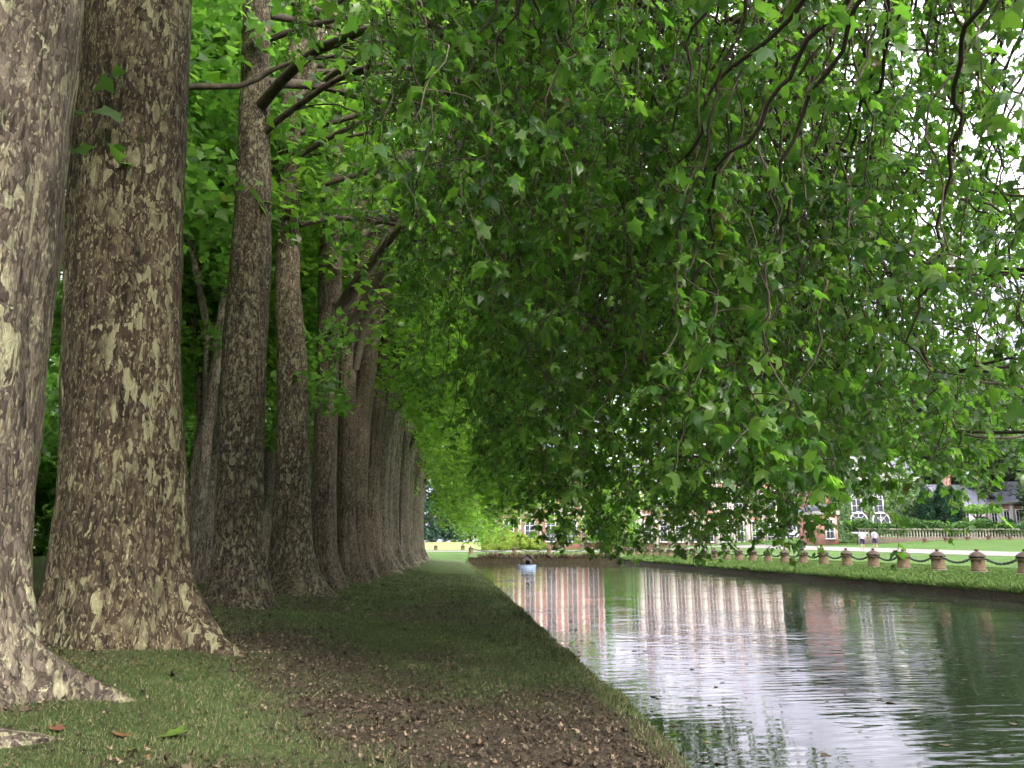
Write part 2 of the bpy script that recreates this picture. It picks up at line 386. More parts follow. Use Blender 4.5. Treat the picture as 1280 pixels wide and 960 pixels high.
# ------------------------------------------------------------------ trunks
def make_trunk(name,spine,mt,parent,roots=(),nu=64,nv=120,seed=0,flute=.04,flare=.35,lump=.03,stems=()):
    """spine: list of (z, dx, dy, r) from the ground up, relative to the tree's base"""
    r=np.random.default_rng(seed)
    sp=np.array(sorted(spine)); z0=-.95; z1=sp[-1,0]
    t=np.linspace(0,1,nv)**1.35; zz=z0+(z1-z0)*t
    cx=np.interp(zz,sp[:,0],sp[:,1]); cy=np.interp(zz,sp[:,0],sp[:,2]); rr=np.interp(zz,sp[:,0],sp[:,3])
    k=np.ones(7)/7
    def sm(a): 
        p=np.pad(a,3,mode='edge'); return np.convolve(p,k,'valid')
    cx,cy,rr=sm(cx),sm(cy),sm(rr)
    th=np.arange(nu)*2*PI/nu
    TH,ZZ=np.meshgrid(th,zz)
    ph=r.random(8)*2*PI
    fl=np.zeros_like(TH)
    hgt=np.exp(-np.clip(ZZ,0,None)/2.2)*.8+.25
    for i,kk in enumerate((3,5,8,13)):
        fl+=np.sin(kk*TH+ph[i]+.35*np.sin(ZZ*.7+ph[i+2]))*flute/(1+i*.45)*hgt
    fl+=lump*np.sin(TH*2+ZZ*2.1+ph[6])*np.sin(ZZ*1.7+ph[5])+lump*.6*np.sin(TH*5-ZZ*3.3+ph[3])*np.sin(ZZ*4.1)
    Rr=rr[:,None]*(1+fl)+rr[:,None]*flare*np.exp(-np.clip(ZZ+.1,0,None)/.45)*(1+.5*np.sin(5*TH+ph[1])+.3*np.sin(9*TH+ph[2]))
    kn=fbm(np.cos(TH)*5+20+seed,np.sin(TH)*5+ZZ*2.3+30,4)-.5
    Rr=Rr*(1+kn*(.025+.16*np.exp(-np.clip(ZZ,0,None)/.55)))
    for (a,s,w,hh) in roots:
        d=(TH-a+PI)%(2*PI)-PI
        e=np.exp(-np.clip(ZZ+.12,-.5,None)/hh)
        Rr+=s*np.exp(-(d/(w*(1+.5*kn)))**2)*e*(1+.5*kn)
    X=cx[:,None]+Rr*np.cos(TH); Y=cy[:,None]+Rr*np.sin(TH)
    V=np.stack([X,Y,ZZ],-1).reshape(-1,3)
    i,j=np.meshgrid(np.arange(nv-1),np.arange(nu),indexing='ij'); i=i.ravel(); j=j.ravel(); j2=(j+1)%nu
    F=np.stack([i*nu+j,i*nu+j2,(i+1)*nu+j2,(i+1)*nu+j],1)
    mb=MB(); mb.add(V,F)
    mb.add(V[-nu:],[tuple(range(nu))])
    for P,ra in stems:
        P=np.array(P,float); tt=np.linspace(0,1,40); kx=np.linspace(0,1,len(P))
        Q=np.stack([np.interp(tt,kx,P[:,c]) for c in range(3)],1)
        for _ in range(3): Q[1:-1]=(Q[:-2]+Q[1:-1]*2+Q[2:])/4
        mb.tube(Q,np.interp(tt,[0,1],ra)*(1+.06*np.sin(tt*19)),24)
    return mb.build('trunk',mt,parent,smooth=True)

def wig(P,amp,r,fr=3):
    """sinuous wobble along a polyline"""
    n=len(P); t=np.linspace(0,1,n); o=np.zeros((n,3))
    for c in range(3):
        for f in (fr*.6,fr*1.3,fr*2.9): o[:,c]+=np.sin(t*f*2*PI+r.random()*6.28)*amp/(1+f/fr)
    return P+o*np.sin(np.clip(t*1.15,0,1)*PI*.5)[:,None]*.9
def bez(a,b_,c,d,n):
    t=np.linspace(0,1,n)[:,None]
    return (1-t)**3*a+3*(1-t)**2*t*b_+3*(1-t)*t*t*c+t**3*d

def limb_path(h0,az,length,rise,drop,r,n=26,start=.3):
    d=np.array([math.cos(az),math.sin(az),0.]); a=d*start+np.array([0,0,h0])
    b_=a+d*length*.35+np.array([0,0,rise]); c=a+d*length*.8+np.array([0,0,rise*1.0]); e=a+d*length+np.array([0,0,rise-drop])
    return wig(bez(a,b_,c,e,n),.13,r,2.2)

# ------------------------------------------------------------------ big scattered crowns for farther trees
def crown_mesh(name,seed,n,size,low,top,rx0,rx1,ry,material,tmpl=(LS,LSF),clusters=260,trunk_gap=0,cr=(.55,1.5)):
    r=np.random.default_rng(seed); mb=MB()
    # clusters inside an ellipsoid-like volume with a lower skirt
    cs=[]
    while len(cs)<clusters:
        z=r.random()**.9*(top); 
        t=z/top
        w=math.sqrt(max(0,1-((t-.38)/.62)**2)) if t>.38 else .86+.14*t/.38
        a=r.random()*2*PI; rad=(r.random()**.5); rad=.35+.65*rad if r.random()<.75 else rad
        x=math.cos(a)*rad*w; y=math.sin(a)*rad*w*ry
        x=x*(rx1 if x>0 else rx0)
        if z<low(x)+.5: continue
        cs.append((x,y,z,r.uniform(*cr)*(0.75+.5*r.random())))
    cs=np.array(cs)
    wt=cs[:,3]**2; idx=r.choice(len(cs),n,p=wt/wt.sum())
    off=r.normal(0,1,(n,3)); off/=np.linalg.norm(off,axis=1,keepdims=True); off*=(r.random(n)**.45)[:,None]
    off[:,2]*=.75; off[:,2]-=.2*np.abs(off[:,0])
    P=cs[idx,:3]+off*cs[idx,3:4]
    ok=P[:,2]>np.array([low(x) for x in P[:,0]])
    P=P[ok]; n=len(P)
    D,Nn=rand_dirs(n,r,.5,.8)
    S=size*r.uniform(.6,1.35,n)
    leaves(mb,P,D,Nn,S,*tmpl)
    return mb.mesh(name,material)

def row_low(x):
    return float(np.interp(x,[-9,-4,0,2.2,3.6,5.2,9],[5.2,7.5,9.0,4.6,1.9,1.35,1.3]))
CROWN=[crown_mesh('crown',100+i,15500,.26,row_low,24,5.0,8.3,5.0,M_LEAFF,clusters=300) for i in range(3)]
def row_low2(x): return float(np.interp(abs(x),[0,3,7],[7.5,6.0,4.2]))
CROWN2=[crown_mesh('crown',120+i,8500,.30,row_low2,22,5,5,4.4,M_WOOD,clusters=120) for i in range(2)]
def bushy(x): return .1
BUSH=[crown_mesh('crown',140+i,16000,.42,bushy,17,6.5,6.5,6.5,M_WOOD,clusters=190,cr=(.9,2.0)) for i in range(3)]
BIG=[crown_mesh('crown',150+i,18000,.55,bushy,17,6.5,6.5,6.5,M_TALL,clusters=230,cr=(.9,1.9)) for i in range(2)]

# ------------------------------------------------------------------ near plane trees with real hanging branches
NEAR=[ # y, x, kind
 dict(y=-2.5,x=-4.2),dict(y=4.0,x=-4.35),dict(y=7.0,x=-4.45),dict(y=10.35,x=-4.0),dict(y=16.0,x=-4.05),dict(y=20.4,x=-3.85)]
EY=[t['y'] for t in NEAR]
def zlow(x,y):
    base=np.interp(x,[-2.5,-1.2,0.2,1.4,2.2,4.6,5.6,9],[6.3,4.4,2.2,.95,.25,.15,.75,.8])
    base=base+smooth01((x-.46*y)/.7)*np.where(np.asarray(x)>4.6,.35,.85)
    return base+(fbm(x*.9+2,y*.8+7,2)-.5)*1.5-.08
# spray tips
def sample_sprays(n,r):
    out=[]
    while len(out)<n:
        x=r.uniform(-2.6,9.4); y=r.uniform(3.0,21.0); z0_=float(zlow(x,y))+.6; z=z0_+(10-z0_)*r.random()**1.45
        # crown reach rounds off with height
        reach=8.6-.015*(z-2)**2+ .8*math.sin(y*1.3)
        if x>reach: continue
        zl=float(zlow(x,y))
        if z<zl+.6: continue
        d=math.sqrt(x*x+y*y+z*z)
        if d<5.6: continue
        br=x/y
        dens=1.0
        if z<zl+2.2: dens*=1.0
        # thinner towards the outer, upper edge over the canal
        if br>.585 and z/y>.25: dens*=.33
        if x<.5 : dens*=.5
        if x<-.9: dens*=.3
        if y>12: dens*=.7
        if x<2.6 and y>8.5: dens*=.55
        if fbm(x*.8+40,z*.9+y*.5,2)<.38: dens*=.25
        if y<5 and z>4: dens*=.5
        if r.random()>dens: continue
        out.append((x,y,z))
    return np.array(out)
r=np.random.default_rng(11)
SP=sample_sprays(1430,r)
owner=np.array([int(np.argmin([abs(p[1]+r.normal(0,1.6)-e) for e in EY])) for p in SP])

near_roots={}
def near_tree(i,t,spine,mt,roots,label,nu=110,nv=190,flare=.2,stems=(),limbs=None,flute=.04,seed=1,lump=.02,upper=True):
    x,y=t['x'],t['y']; z=float(ground_z(x,y))
    root=empty('plane_tree',(x,y,z))
    tag(root,label,'tree','front row of plane trees along the canal bank')
    make_trunk('trunk',spine,mt,root,roots,nu,nv,seed,flute,flare,lump,stems)
    rr=np.random.default_rng(200+i)
    base=np.array([x,y,z])
    LP=[];LO=[]
    sp=np.array(sorted(spine))
    for (h0,az,ln,rise,drop,r0) in limbs:
        P=limb_path(h0,az,ln,rise,drop,rr)
        P[:,0]+=np.interp(h0,sp[:,0],sp[:,1]); P[:,1]+=np.interp(h0,sp[:,0],sp[:,2])
        rad=np.linspace(r0,.022,len(P))
        mb=MB(); mb.tube(P,rad,12)
        LP.append(P); LO.append((mb,rad))
    mine=SP[owner==i]-base
    crown=MB()
    allP=np.concatenate(LP); which=np.repeat(np.arange(len(LP)),[len(p) for p in LP]); pos=np.concatenate([np.arange(len(p)) for p in LP])
    use=np.zeros(len(allP)); LPs=[];LD_=[];LN=[];LSz=[]
    for T in mine:
        d=allP-T
        cost=use*.9+np.linalg.norm(d,axis=1)+np.where(d[:,2]<.15,(.15-d[:,2])*2.2,0)+np.where(pos<5,3,0)
        k=int(np.argmin(cost+rr.random(len(cost))*2.2)); use[max(0,k-1):k+2]+=1; A=allP[k]; w=which[k]
        Pl=LP[w]; kk=pos[k]; dr=Pl[min(kk+1,len(Pl)-1)]-Pl[max(kk-1,0)]; dr/=np.linalg.norm(dr)+1e-9
        dist=np.linalg.norm(T-A)
        drop_len=rr.uniform(.5,1.5)
        end=T+np.array([rr.normal(0,.12),rr.normal(0,.12),-drop_len])
        zl=float(zlow(T[0]+x,T[1]+y))-z-.25
        if end[2]<zl: end[2]=zl-rr.random()*.5
        end[2]=max(end[2],(-.15 if T[1]+y>7.5 else .5)-z)
        # spread from A to T, then hang down to end
        h=T-A; mid1=A+dr*dist*.22+h*np.array([.5,.5,.0])+np.array([0,0,.10*dist]); mid2=T+h*np.array([.03,.03,0])+np.array([0,0,max(.2,-.62*h[2])])
        n1=max(8,int(dist*9)); Q=bez(A,mid1,mid2,T,n1)
        n2=14; hang=np.stack([np.linspace(T[c],end[c],n2) for c in range(3)],1)
        Q=np.concatenate([Q,hang[1:]]); 
        for _ in range(5): Q[1:-1]=(Q[:-2]+Q[1:-1]*2+Q[2:])/4
        Q=wig(Q,.05+.022*dist,rr,min(5.5,2.5+dist*.5))
        r0=min(.006+.0048*dist,.022)
        LO[w][0].tube(Q,np.linspace(r0,.0022,len(Q)),5)
        # side twigs and leaves, denser to the tip
        nl=len(Q)
        segs=[(Q,int(nl*.45))]
        for s_ in range(rr.integers(3,7)):
            a0=int(rr.uniform(.4,.95)*(nl-1)); o=Q[a0]; az=rr.random()*2*PI; ln=rr.uniform(.25,.75)
            dv=np.array([math.cos(az),math.sin(az),rr.uniform(-.2,.3)])*ln
            tw=bez(o,o+dv*.5,o+dv*.9+np.array([0,0,-.1*ln]),o+dv+np.array([0,0,-.6*ln]),8); tw=wig(tw,.02,rr,2)
            LO[w][0].tube(tw,np.linspace(.0042,.0016,8),4)
            segs.append((tw,1))
        for (S_,st) in segs:
            seg=S_[st:]; ln=np.linalg.norm(np.diff(seg,axis=0),axis=1).sum() if len(seg)>1 else 0
            nlv=int(ln*rr.uniform(13,21))+2
            tpar=rr.random(nlv)*(len(seg)-1); i0=np.floor(tpar).astype(int).clip(0,len(seg)-2 if len(seg)>1 else 0); f=(tpar-i0)[:,None]
            pt=seg[i0]*(1-f)+seg[np.minimum(i0+1,len(seg)-1)]*f
            az=rr.random(nlv)*2*PI; pet=rr.uniform(.02,.07,nlv)[:,None]
            o=np.stack([np.cos(az),np.sin(az),rr.uniform(-.6,.3,nlv)],1)
            LPs.append(pt+o*pet); LD_.append(np.stack([np.cos(az),np.sin(az),-.45-rr.random(nlv)*.9],1))
            nn=rr.normal(0,.45,(nlv,3)); nn[:,2]+=.8; nn[:,:2]+=.35*np.stack([np.cos(az),np.sin(az)],1); LN.append(nn)
            LSz.append(.045+.105*rr.random(nlv)**1.8)
    if LPs: leaves(crown,np.concatenate(LPs),np.concatenate(LD_),np.concatenate(LN),np.concatenate(LSz),LD,LDF)
    # upper crown above what hangs down
    n=900 if upper else 0
    if n:
        cz=rr.uniform(9.5,19,90); ca=rr.random(90)*2*PI; cr_=rr.random(90)**.5*6.0*np.sqrt(np.clip(1-((cz-13)/8)**2,.1,1))
        cc=np.stack([np.cos(ca)*cr_+1,np.sin(ca)*cr_*.7,cz],1); idx=rr.integers(0,90,n)
        off=rr.normal(0,.75,(n,3)); D,Nn=rand_dirs(n,rr,.5,.8)
        leaves(crown,cc[idx]+off,D,Nn,rr.uniform(.2,.4,n),LS,LSF)
    crown.build('crown',M_LEAF,root)
    for mb,_ in LO: mb.build('limb',M_TWIG if i>=0 and _[0]<.07 else M_LIMB,root,smooth=True)
    return root

def limbset(r,n=6,zr=(3.8,9.5),azs=None,len_=(7,11),drop_=(2.2,4.2)):
    o=[]
    for k in range(n):
        az=r.uniform(-.85,.85) if azs is None else azs[k]
        h=zr[0]+(zr[1]-zr[0])*(k+r.random()*.6)/n
        ln=r.uniform(*len_); rise=r.uniform(.2,1.4); drop=r.uniform(*drop_)
        o.append((h,az,ln,rise,min(drop,h*.75),r.uniform(.06,.12)))
    return o
rl=np.random.default_rng(5)
# trees behind the camera and just out of frame: only their crowns and roots reach the picture
near_tree(0,NEAR[0],[(0,0,0,.8),(8,.1,0,.66),(17,.3,0,.35)],M_BARK[0],[(0.4,.5,.3,.6)],'plane tree standing behind the photographer, its leaves hanging overhead',48,60,limbs=limbset(rl,7,(7.5,12),drop_=(3.5,6)),seed=21)
near_tree(1,NEAR[1],[(0,0,0,.80),(2,0,0,.72),(8,.1,0,.64),(17,.3,0,.35)],M_BARK[0],[(.80,1.5,.16,.36),(1.2,.5,.2,.5),(0.1,.3,.3,.5)],'nearest plane tree with only one root showing in the lower left corner',96,120,limbs=limbset(rl,8,(7.5,12.5),drop_=(3.5,6.5)),seed=22)
near_tree(2,NEAR[2],[(0,.05,0,.95),(.5,.03,0,.91),(1.6,.02,0,.88),(2.8,.03,0,.86),(3.7,.03,0,.86),(5,.03,0,.83),(6.2,.04,0,.81),(8,0,0,.72),(17,.3,.2,.35)],M_BARK[0],
  [(.04,.50,.20,.34),(-.2,.30,.34,1.1),(-1.25,.45,.35,.5),(-1.9,.3,.3,.7)],'huge pale grey mottled plane trunk at the left edge with long root',160,260,flare=.12,
  limbs=limbset(rl,9,(7.6,13),drop_=(3.5,6.5)),flute=.035,seed=23,lump=.012)
near_tree(3,NEAR[3],[(0,.06,0,.84),(.5,.04,0,.79),(1.2,.0,0,.74),(2,-.05,0,.72),(3.5,-.22,0,.69),(5.6,-.36,0,.70),(8.6,-.5,0,.71),(12,-.5,0,.6),(18,0,0,.35)],M_BARK[1],
  [(-.25,.52,.26,.42),(-1.35,.2,.25,.45),(-.85,.13,.2,1.2),(-2.2,.12,.3,.5),(-.6,.12,.1,.5)],'massive dark brown plane trunk with cream flakes and spreading foot',160,260,flare=.07,
  limbs=limbset(rl,9,(8.6,13.5),drop_=(4,7)),flute=.045,seed=24,lump=.012)
near_tree(4,NEAR[4],[(0,.05,0,.56),(.5,.03,0,.49),(1.3,-.02,0,.44),(2.4,-.04,0,.42),(4.7,-.13,0,.43),(6.7,-.12,0,.41),(8.3,-.17,0,.37),(10.5,-.27,0,.31),(13,-.37,0,.29),(20,-.4,0,.16)],M_BARK[2],
  [(-.4,.2,.4,.35),(-2,.15,.4,.3)],'slender speckled plane trunk rising straight beside the massive brown one',80,180,
  limbs=limbset(rl,8,(9.5,15),len_=(6.5,10),drop_=(4,8)),seed=25,lump=.03)
near_tree(5,NEAR[5],[(0,.08,0,.66),(.7,0,0,.52),(2.7,-.08,0,.42),(5.7,-.25,0,.38),(7.9,-.5,0,.33),(10,-.58,0,.28),(11.3,-.65,0,.27),(13.7,-.6,0,.32),(16.2,-.45,0,.3),(22,-.1,0,.16)],M_BARK[2],
  [(-.3,.3,.4,.4),(-1.7,.2,.4,.3)],'dark speckled plane trunk narrowing upward to a fork',72,160,
  limbs=limbset(rl,8,(9.5,16),len_=(6.5,10),drop_=(4,8)),seed=26,lump=.04,upper=False,
  stems=[([(-.5,0,12.4),(-.25,-.1,13.8),(.15,-.2,15.6),(.6,-.2,18.5)],(.2,.12))])

# middle and far trees of the front row
def add_limbs(root,seed,n,hs,to_right=True,r0=.16,mt=None,length=(5,8)):
    r=np.random.default_rng(seed)
    for k in range(n):
        az=r.uniform(-1.0,1.0) if (to_right and k%3) else r.uniform(0,2*PI)
        h=r.uniform(*hs); P=limb_path(h,az,r.uniform(*length),r.uniform(2.5,6),r.uniform(-1,2.5),r,18,.15)
        mb=MB(); mb.tube(P,np.linspace(r0*r.uniform(.6,1.1),.03,len(P)),10); mb.build('limb',mt or M_LIMB,root,smooth=True)
        # a few hanging secondary branches belong to the limb mesh
def front_tree(x,y,spine,mt,roots,label,seed,crown,rz=0,limbs=6,stems=(),sc=1,flute=.06):
    z=float(ground_z(x,y)); root=empty('plane_tree',(x,y,z))
    tag(root,label,'tree','front row of plane trees along the canal bank')
    make_trunk('trunk',spine,mt,root,roots,48,110,seed,flute,.17,.035,stems)
    add_limbs(root,seed,limbs,(6.5,12))
    c=bpy.data.objects.new('crown',CROWN[crown]); C.objects.link(c); c.parent=root; c.rotation_euler=(0,0,rz); c.scale=(sc*(1.5 if 23<y<43 else 1.0),sc,sc)
    return root
front_tree(-3.7,24.2,[(0,.1,0,.55),(.8,0,0,.42),(3,-.05,0,.36),(6.5,-.1,0,.35),(10,-.15,0,.37),(13,-.2,0,.27),(19,-.4,0,.26),(24,-.4,0,.12)],M_BARK[3],[(-.5,.3,.4,.4)],
  'reddish plane trunk with a bare horizontal limb reaching over the grass',31,0,stems=[([(0,0,10.6),(.9,-.2,11.1),(2.0,-.3,11.3),(3.3,-.3,11.6),(5,-.2,11.5)],(.15,.07)),([(0,0,10.9),(1,.2,12.2),(2.1,.2,13.2),(3.4,.2,14.6)],(.12,.05))])
front_tree(-3.5,28,[(0,.1,0,.5),(.8,0,0,.38),(3,-.1,0,.30),(8,-.2,0,.31),(10.8,.15,0,.36),(13.3,1.1,0,.36),(15.3,1.7,0,.3),(21,3,0,.15)],M_BARK[3],[(-.4,.3,.4,.4)],
  'plane trunk whose top leans strongly out towards the canal',32,1,rz=.2)
farY=[31.5,35.4,39.6,44.2,48.2,52.4,56.6,61.0,65.2,69.5,74.0,78.5]
lab=['stout brown plane trunk at the start of the crowded far row','plane trunk in the far row, second after the leaning one','plane trunk in the far row, third after the leaning one',
 'pale ribbed plane trunk, fourth after the leaning one','pale ribbed plane trunk, fifth after the leaning one','pale ribbed plane trunk, sixth after the leaning one',
 'pale ribbed plane trunk, sixth from the far end of the avenue','pale ribbed plane trunk, fifth from the far end of the avenue','pale ribbed plane trunk, fourth from the far end of the avenue',
 'pale ribbed plane trunk, third from the far end of the avenue','pale ribbed plane trunk, last but one of the avenue','pale ribbed plane trunk, last of the avenue beside the bright field']
for k,yy in enumerate(farY):
    rr=np.random.default_rng(300+k); x=-3.6+.055*k+rr.normal(0,.12)
    s=rr.uniform(.85,1.15); ln=rr.uniform(.25,.6)
    front_tree(x,yy,[(0,.12,0,.62*s),(.6,.05,0,.50*s),(3,-.02,0,.42*s),(6,.15*ln,0,.40*s),(9,.8*ln,0,.36*s),(12,2.0*ln,0,.30*s),(16,3.4*ln,0,.22*s),(21,4.5*ln,0,.12)],M_BARK[3] if k<2 else M_BARK[4],
      [(-.2-.3*rr.random(),.45,.3,.5),(.8,.3,.3,.4),(-1.5,.35,.3,.4)],lab[k],330+k,k%3,rz=rr.normal(0,.25),limbs=4,flute=.10)

# second and third rows behind
def back_tree(x,y,label,seed,rz,sc=1,group='back row of plane trees behind the avenue',mesh=None,mt=None,lean=None,rs=1):
    r=np.random.default_rng(seed)
    z=float(ground_z(x,y)); root=empty('plane_tree',(x,y,z),rz); tag(root,label,'tree',group)
    ln=r.uniform(-.5,1.2) if lean is None else lean; s=r.uniform(.8,1.2)*rs
    make_trunk('trunk',[(0,0,0,.5*s),(.8,0,0,.38*s),(4,.1*ln,0,.32*s),(9,.8*ln,0,.27*s),(14,1.8*ln,.3,.2*s),(20,2.5*ln,.5,.1)],mt or M_BARK[4],root,[(r.random()*6,.3,.4,.4)],36,70,seed,.07,.3,.03,
       stems=[([(0.03,0,4.6),(-.4*ln,.2,6.8),(-1.1,.4,10),(-2.0,.5,15)],(.2*s,.08)),([(0.1,0,5.5),(.8,-.3,8),(1.5,-.5,11.5),(1.9,-.4,16)],(.18*s,.07))])
    add_limbs(root,seed+1,3,(6,11),False,.11)
    c=bpy.data.objects.new('crown',mesh or CROWN2[seed%2]); C.objects.link(c); c.parent=root; c.scale=(sc,sc,sc)
    return root
row2=[5,10,14.6,19.8,24.6,29.5,34.5,39.5,45,50,56,62,69,76]
for k,yy in enumerate(row2):
    rr=np.random.default_rng(400+k)
    back_tree(-9.0+rr.normal(0,.3),yy+rr.normal(0,.5),'grey plane tree, %s along the row behind the avenue'%ORD[k],410+k,rr.random()*6.28)
for k,(x,y,l_) in enumerate([(-7.6,24.6,.7),(-8.3,27.6,.5),(-9.6,32.6,1.0),(-6.5,21.5,.5),(-10.2,35,.8)]):
    back_tree(x,y,'slender leaning pale trunk, %s of the loose clump between the brown and speckled trunks'%ORD[k],450+k,0,.8,'slender trees between the first two rows',lean=l_,rs=.58)
row3=[12,21,31,43,57]
for k,yy in enumerate(row3):
    rr=np.random.default_rng(500+k)
    back_tree(-17+rr.normal(0,.8),yy+rr.normal(0,.8),'slim plane tree, %s along the third row deep behind the avenue'%ORD[k],510+k,rr.random()*6.28,1,'third row of trees deep behind the avenue')

def bushy_tree(x,y,sc,label,seed,group,mesh=None,name='broadleaf_tree',cat='tree',z=None,matr=None,szxy=None):
    z=float(ground_z(x,y)) if z is None else z
    root=empty(name,(x,y,z),random.random()*6.28); tag(root,label,cat,group)
    mb=MB(); mb.tube([(0,0,-.4),(0.1,0,3*sc),(.2,.1,7*sc),(.1,.2,11*sc)],[.45*sc,.36*sc,.28*sc,.1*sc],12); mb.build('trunk',M_LIMB,root,smooth=True)
    c=bpy.data.objects.new('crown',mesh or BUSH[seed%3]); C.objects.link(c); c.parent=root
    c.scale=(sc,sc,sc) if szxy is None else (sc*szxy,sc*szxy,sc)
    return root
wood=[(-27,12),(-29,22),(-26,33),(-30,43),(-27,54),(-31,65),(-28,77),(-33,89),(-24,4),(-37,100),(-36,30),(-38,50),(-44,70),(-34,38),(-42,84),(-45,96),(-23,60),(-22,84),(-40,60)]
for k,(x,y) in enumerate(wood):
    bushy_tree(x,y,1.0+.2*random.random(),'bushy green tree, %s along the woodland edge behind the trunks'%ORD[k],k,'trees of the woodland edge')

# far end: trees with haze blue painted into their leaves, hedge, golden shrubs
BLUEC=crown_mesh('crown',170,9000,.7,bushy,17,5,5,5,M_BLUE,clusters=150,cr=(.9,1.8))
for k,(x,y,s) in enumerate([(-26,232,1.2),(-15,236,1.5),(-5,230,1.25),(6,238,1.6),(17,233,1.3),(29,240,1.5),(42,236,1.4),(-40,236,1.5)]):
    bushy_tree(x,y,s,'tree tinted blue for haze, %s in the distant belt beyond the bright field'%ORD[k],k,'haze tinted trees beyond the bright field',BLUEC,'haze_tinted_tree')

# ------------------------------------------------------------------ stone posts and chains
def stone(name,c,seed=0):
    m,nt=mat(name); v=mapping(nt,loc=(seed,0,0)); a=noise(nt,v,9,6,.7); c2=noise(nt,v,2.3,3)
    col=ramp(nt,a,[(.3,tuple(x*.45 for x in c)),(.5,c),(.75,tuple(min(1,x*1.5) for x in c))])
    col=mixc(nt,ramp(nt,c2,[(.5,0),(.7,.5)]),col,(.06,.07,.03))
    finish(nt,col,.92,a,.6,.02,.15); return m
M_POST=stone('weathered_brown_stone',(.12,.084,.052)); M_CAP=stone('lichened_dark_stone',(.060,.045,.036),3); M_PLINTH=stone('plinth_stone',(.13,.105,.08),5)
M_CHAIN=simple('green_black_iron',(.020,.032,.018),.6,.3,20,.3,.003)
def post_proto(name='chain_post'):
    root=empty(name,(0,0,0))
    q=MB(); q.lathe([(.27,-.15),(.27,.05),(.25,.08)],12); q.build('base',M_PLINTH,root)
    q=MB(); q.lathe([(.225,.08),(.235,.11),(.215,.16),(.205,.40),(.20,.52),(.222,.54),(.222,.60),(.20,.62)],16); q.build('shaft',M_POST,root)
    q=MB(); q.lathe([(.20,.62),(.245,.64),(.250,.68),(.225,.74),(.155,.82),(.10,.865),(.07,.88)],16); q.build('cap',M_CAP,root,smooth=False)
    q=MB(); q.lathe([(.04,.88),(.035,.895),(.062,.925),(.066,.95),(.045,.985),(.01,1.0)],12); q.build('finial',M_CAP,root,smooth=True)
    return root
proto=post_proto(); index_kids()
def chain_mesh(span,sag,link=.12,r=.021):
    mb=MB(); n=int(span/link*1.08); a=np.arange(8)*2*PI/8
    for k in range(n):
        t=(k+.5)/n; x=-span/2+span*t; z=-sag*(1-(2*t-1)**2); sl=math.atan(4*sag/span*(2*t-1)*1.0)
        ex=np.cos(a)*link*.68; ey=np.sin(a)*link*.38
        if k%2: P=np.stack([ex,ey,0*a],1)
        else: P=np.stack([ex,0*a,ey],1)
        c,s=math.cos(sl),math.sin(sl); X=P[:,0]*c-P[:,2]*s; Z=P[:,0]*s+P[:,2]*c
        mb.tube(np.stack([X+x,P[:,1],Z+z],1),r,4,closed=True)
    return mb
PX=20.95; PS=2.69; NP_=29
py=[31.05-2.69+PS*k for k in range(NP_)]
first=True; tops=[]
for k,y in enumerate(py):
    o=proto if k==0 else copy_tree(proto)
    z=float(ground_z(PX,y)); o.location=(PX,y,z+.0); o.rotation_euler=(0,0,random.uniform(-.4,.4)); s=random.uniform(.94,1.04); w_=random.uniform(1.2,1.32); o.scale=(s*w_,s*w_,.93*s); o.rotation_euler=(random.uniform(-.03,.03),random.uniform(-.03,.03),random.uniform(-.4,.4))
    extra=' at the right edge of the picture' if k==0 else (' of stone on the right bank lawn')
    tag(o,('brown stone chain post%s'%extra) if k==0 else 'brown stone chain post, %s counting from the right along the right bank'%ORD[k],'bollard','stone posts along the right bank')
    tops.append((PX,y,z+.60))
ch=chain_mesh(PS-.42,.28)
cp=None
for k in range(NP_-1):
    if cp is None: o=ch.build('chain',M_CHAIN); cp=o
    else: o=cp.copy(); C.objects.link(o)
    o.location=(PX,(py[k]+py[k+1])/2,tops[k][2]+.06); o.rotation_euler=(0,0,PI/2)
    tag(o,'dark green chain hanging between the %s and %s right bank posts from the right'%(ORD[k],ORD[k+1]),'chain','chains between the right bank posts')
# posts across the far end of the canal
ex=[2.4,7.4,11.4,16.4]; ey=93.5
for k,x in enumerate(ex):
    o=copy_tree(proto); o.scale=(1.1,1.1,.95); o.location=(x,ey,float(ground_z(x,ey)))
    tag(o,'dark stone chain post, %s from the left across the far end of the canal'%ORD[k],'bollard','stone posts across the far end')
for k in range(3):
    sp_=ex[k+1]-ex[k]; o=chain_mesh(sp_-.46,.35,.16,.028).build('chain',M_CHAIN); o.location=((ex[k]+ex[k+1])/2,ey,float(ground_z(ex[k]+2,ey))+.66)
    tag(o,'dark chain hanging between the %s and %s posts of the far end row'%(ORD[k],ORD[k+1]),'chain','chains across the far end')
o=chain_mesh(4.1,.35,.16,.028).build('chain',M_CHAIN); o.location=(18.68,ey,float(ground_z(17,ey))+.62)
tag(o,'dark chain from the far end row to the right bank posts','chain','chains across the far end')
for k,(x) in enumerate((-1.9,1.8)):
    o=copy_tree(proto); o.scale=(1.2,1.2,.7); o.location=(x,112,float(ground_z(x,112)))
    tag(o,'squat stone post by the far gravel path, %s of the pair'%('left' if k==0 else 'right'),'bollard','squat posts by the far gravel path')

